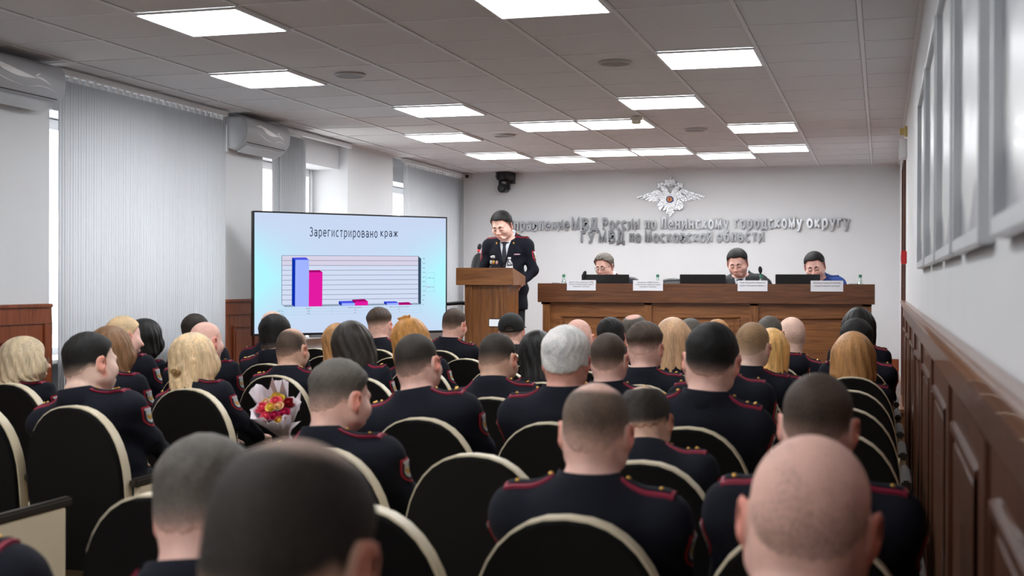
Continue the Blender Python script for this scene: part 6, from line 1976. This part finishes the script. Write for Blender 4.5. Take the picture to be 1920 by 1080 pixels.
low = [(.022*math.cos(2*PI*i/n), .022*math.sin(2*PI*i/n), -.17) for i in range(n)]
bot = [(.035*math.cos(2*PI*i/n), .035*math.sin(2*PI*i/n), -.24) for i in range(n)]
vs = [place(v) for rg in (rim, mid, low, bot) for v in rg]
m.add(vs, [(r*n+i, (r+1)*n+i, (r+1)*n+(i+1) % n, r*n+(i+1) % n) for r in range(3) for i in range(n)])
w = m.build('wrapping', paper_w, bq, smooth=True); so = w.modifiers.new('paper', 'SOLIDIFY'); so.thickness = .0012
for tri in (((-.09, .07, .02), (-.02, .10, .02), (-.015, .10, .21)), ((-.03, .10, .02), (.03, .10, .03), (.035, .105, .19)), ((.06, .09, .02), (.11, .04, .02), (.13, .09, .13)), ((.09, -.03, .0), (.09, -.09, .0), (.17, -.07, .08)), ((-.11, .03, .0), (-.08, .08, .0), (-.15, .08, .12))):
    m = MB(); m.add([place(v) for v in tri]+[place((v[0]*.98, v[1]*.98-.002, v[2])) for v in tri], [(0, 1, 2), (5, 4, 3), (0, 3, 4, 1), (1, 4, 5, 2), (2, 5, 3, 0)]); m.build('paper_corner', paper_w, bq)
def rose(c, r, cm, nm='rose'):
    m = MB()
    for ring, (cnt, rr, hh_, op) in enumerate(((3, .35, .95, .1), (4, .62, .9, .35), (5, .92, .72, .75))):
        for k in range(cnt):
            a0 = 2*PI*(k+.37*ring)/cnt; da = PI/cnt*1.35; gv = []
            for i in range(5):
                for j in range(5):
                    u = -1+2*i/4; v = j/4.0
                    a = a0+u*da; rad = r*rr*(.35+.65*math.sin(v*PI*.5))*(1+op*.25*v*v)
                    z = r*(-.55+1.45*hh_*v*(1-.10*u*u)) - r*op*.35*v**3
                    gv.append(place((c[0]+rad*math.cos(a), c[1]+rad*math.sin(a), c[2]+z)))
            m.add(gv, [(i*5+j, i*5+j+1, (i+1)*5+j+1, (i+1)*5+j) for i in range(4) for j in range(4)])
    vs, fs = rbox(r*.8, r*.8, r*1.3, ex=2, nu=12, nv=8); m.add([place((v[0]+c[0], v[1]+c[1], v[2]+c[2]-r*.05)) for v in vs], fs)
    o = m.build(nm, cm, bq, smooth=True)
    return o
ry, rp, rr_, rm, rc = [mat('rose_'+n_, c_, .6) for n_, c_ in (('yellow', rgb(238, 206, 92)), ('pink', rgb(240, 96, 122)), ('red', rgb(150, 6, 22)), ('magenta', rgb(190, 30, 86)), ('cream', rgb(244, 208, 160)))]
for c, r, mm in (((-.02, .07, .075), .028, ry), ((.012, .055, .085), .026, ry), ((.005, .02, .10), .031, rp), ((.065, .035, .075), .034, rr_), ((-.06, -.02, .085), .036, rp), ((-.01, -.02, .10), .028, ry), ((.03, -.005, .10), .026, rc), ((.065, -.03, .075), .032, rm), ((-.025, -.065, .08), .030, rp), ((.02, -.06, .085), .028, rm), ((.045, -.07, .07), .024, ry), ((-.06, .03, .07), .026, rc)):
    rose(c, r, mm)
m = MB()
for k in range(14):
    a = 2*PI*k/14+.3; r0 = .05+.03*((k*7) % 5)/5; c = (r0*math.cos(a), r0*math.sin(a), .055)
    d = (math.cos(a+.8)*.03, math.sin(a+.8)*.03, .02); s_ = (-math.sin(a+.8)*.011, math.cos(a+.8)*.011, 0)
    m.add([place(c), place((c[0]+d[0]*.5+s_[0], c[1]+d[1]*.5+s_[1], c[2]+d[2]*.7)), place((c[0]+d[0], c[1]+d[1], c[2]+d[2])), place((c[0]+d[0]*.5-s_[0], c[1]+d[1]*.5-s_[1], c[2]+d[2]*.7))], [(0, 1, 2, 3)])
m.build('leaves', mat('leaf_green', rgb(60, 92, 48), .6), bq)['kind'] = 'stuff'
tag(bq, 'wrapped bouquet of yellow, pink and dark red roses beside the blonde woman', 'bouquet')
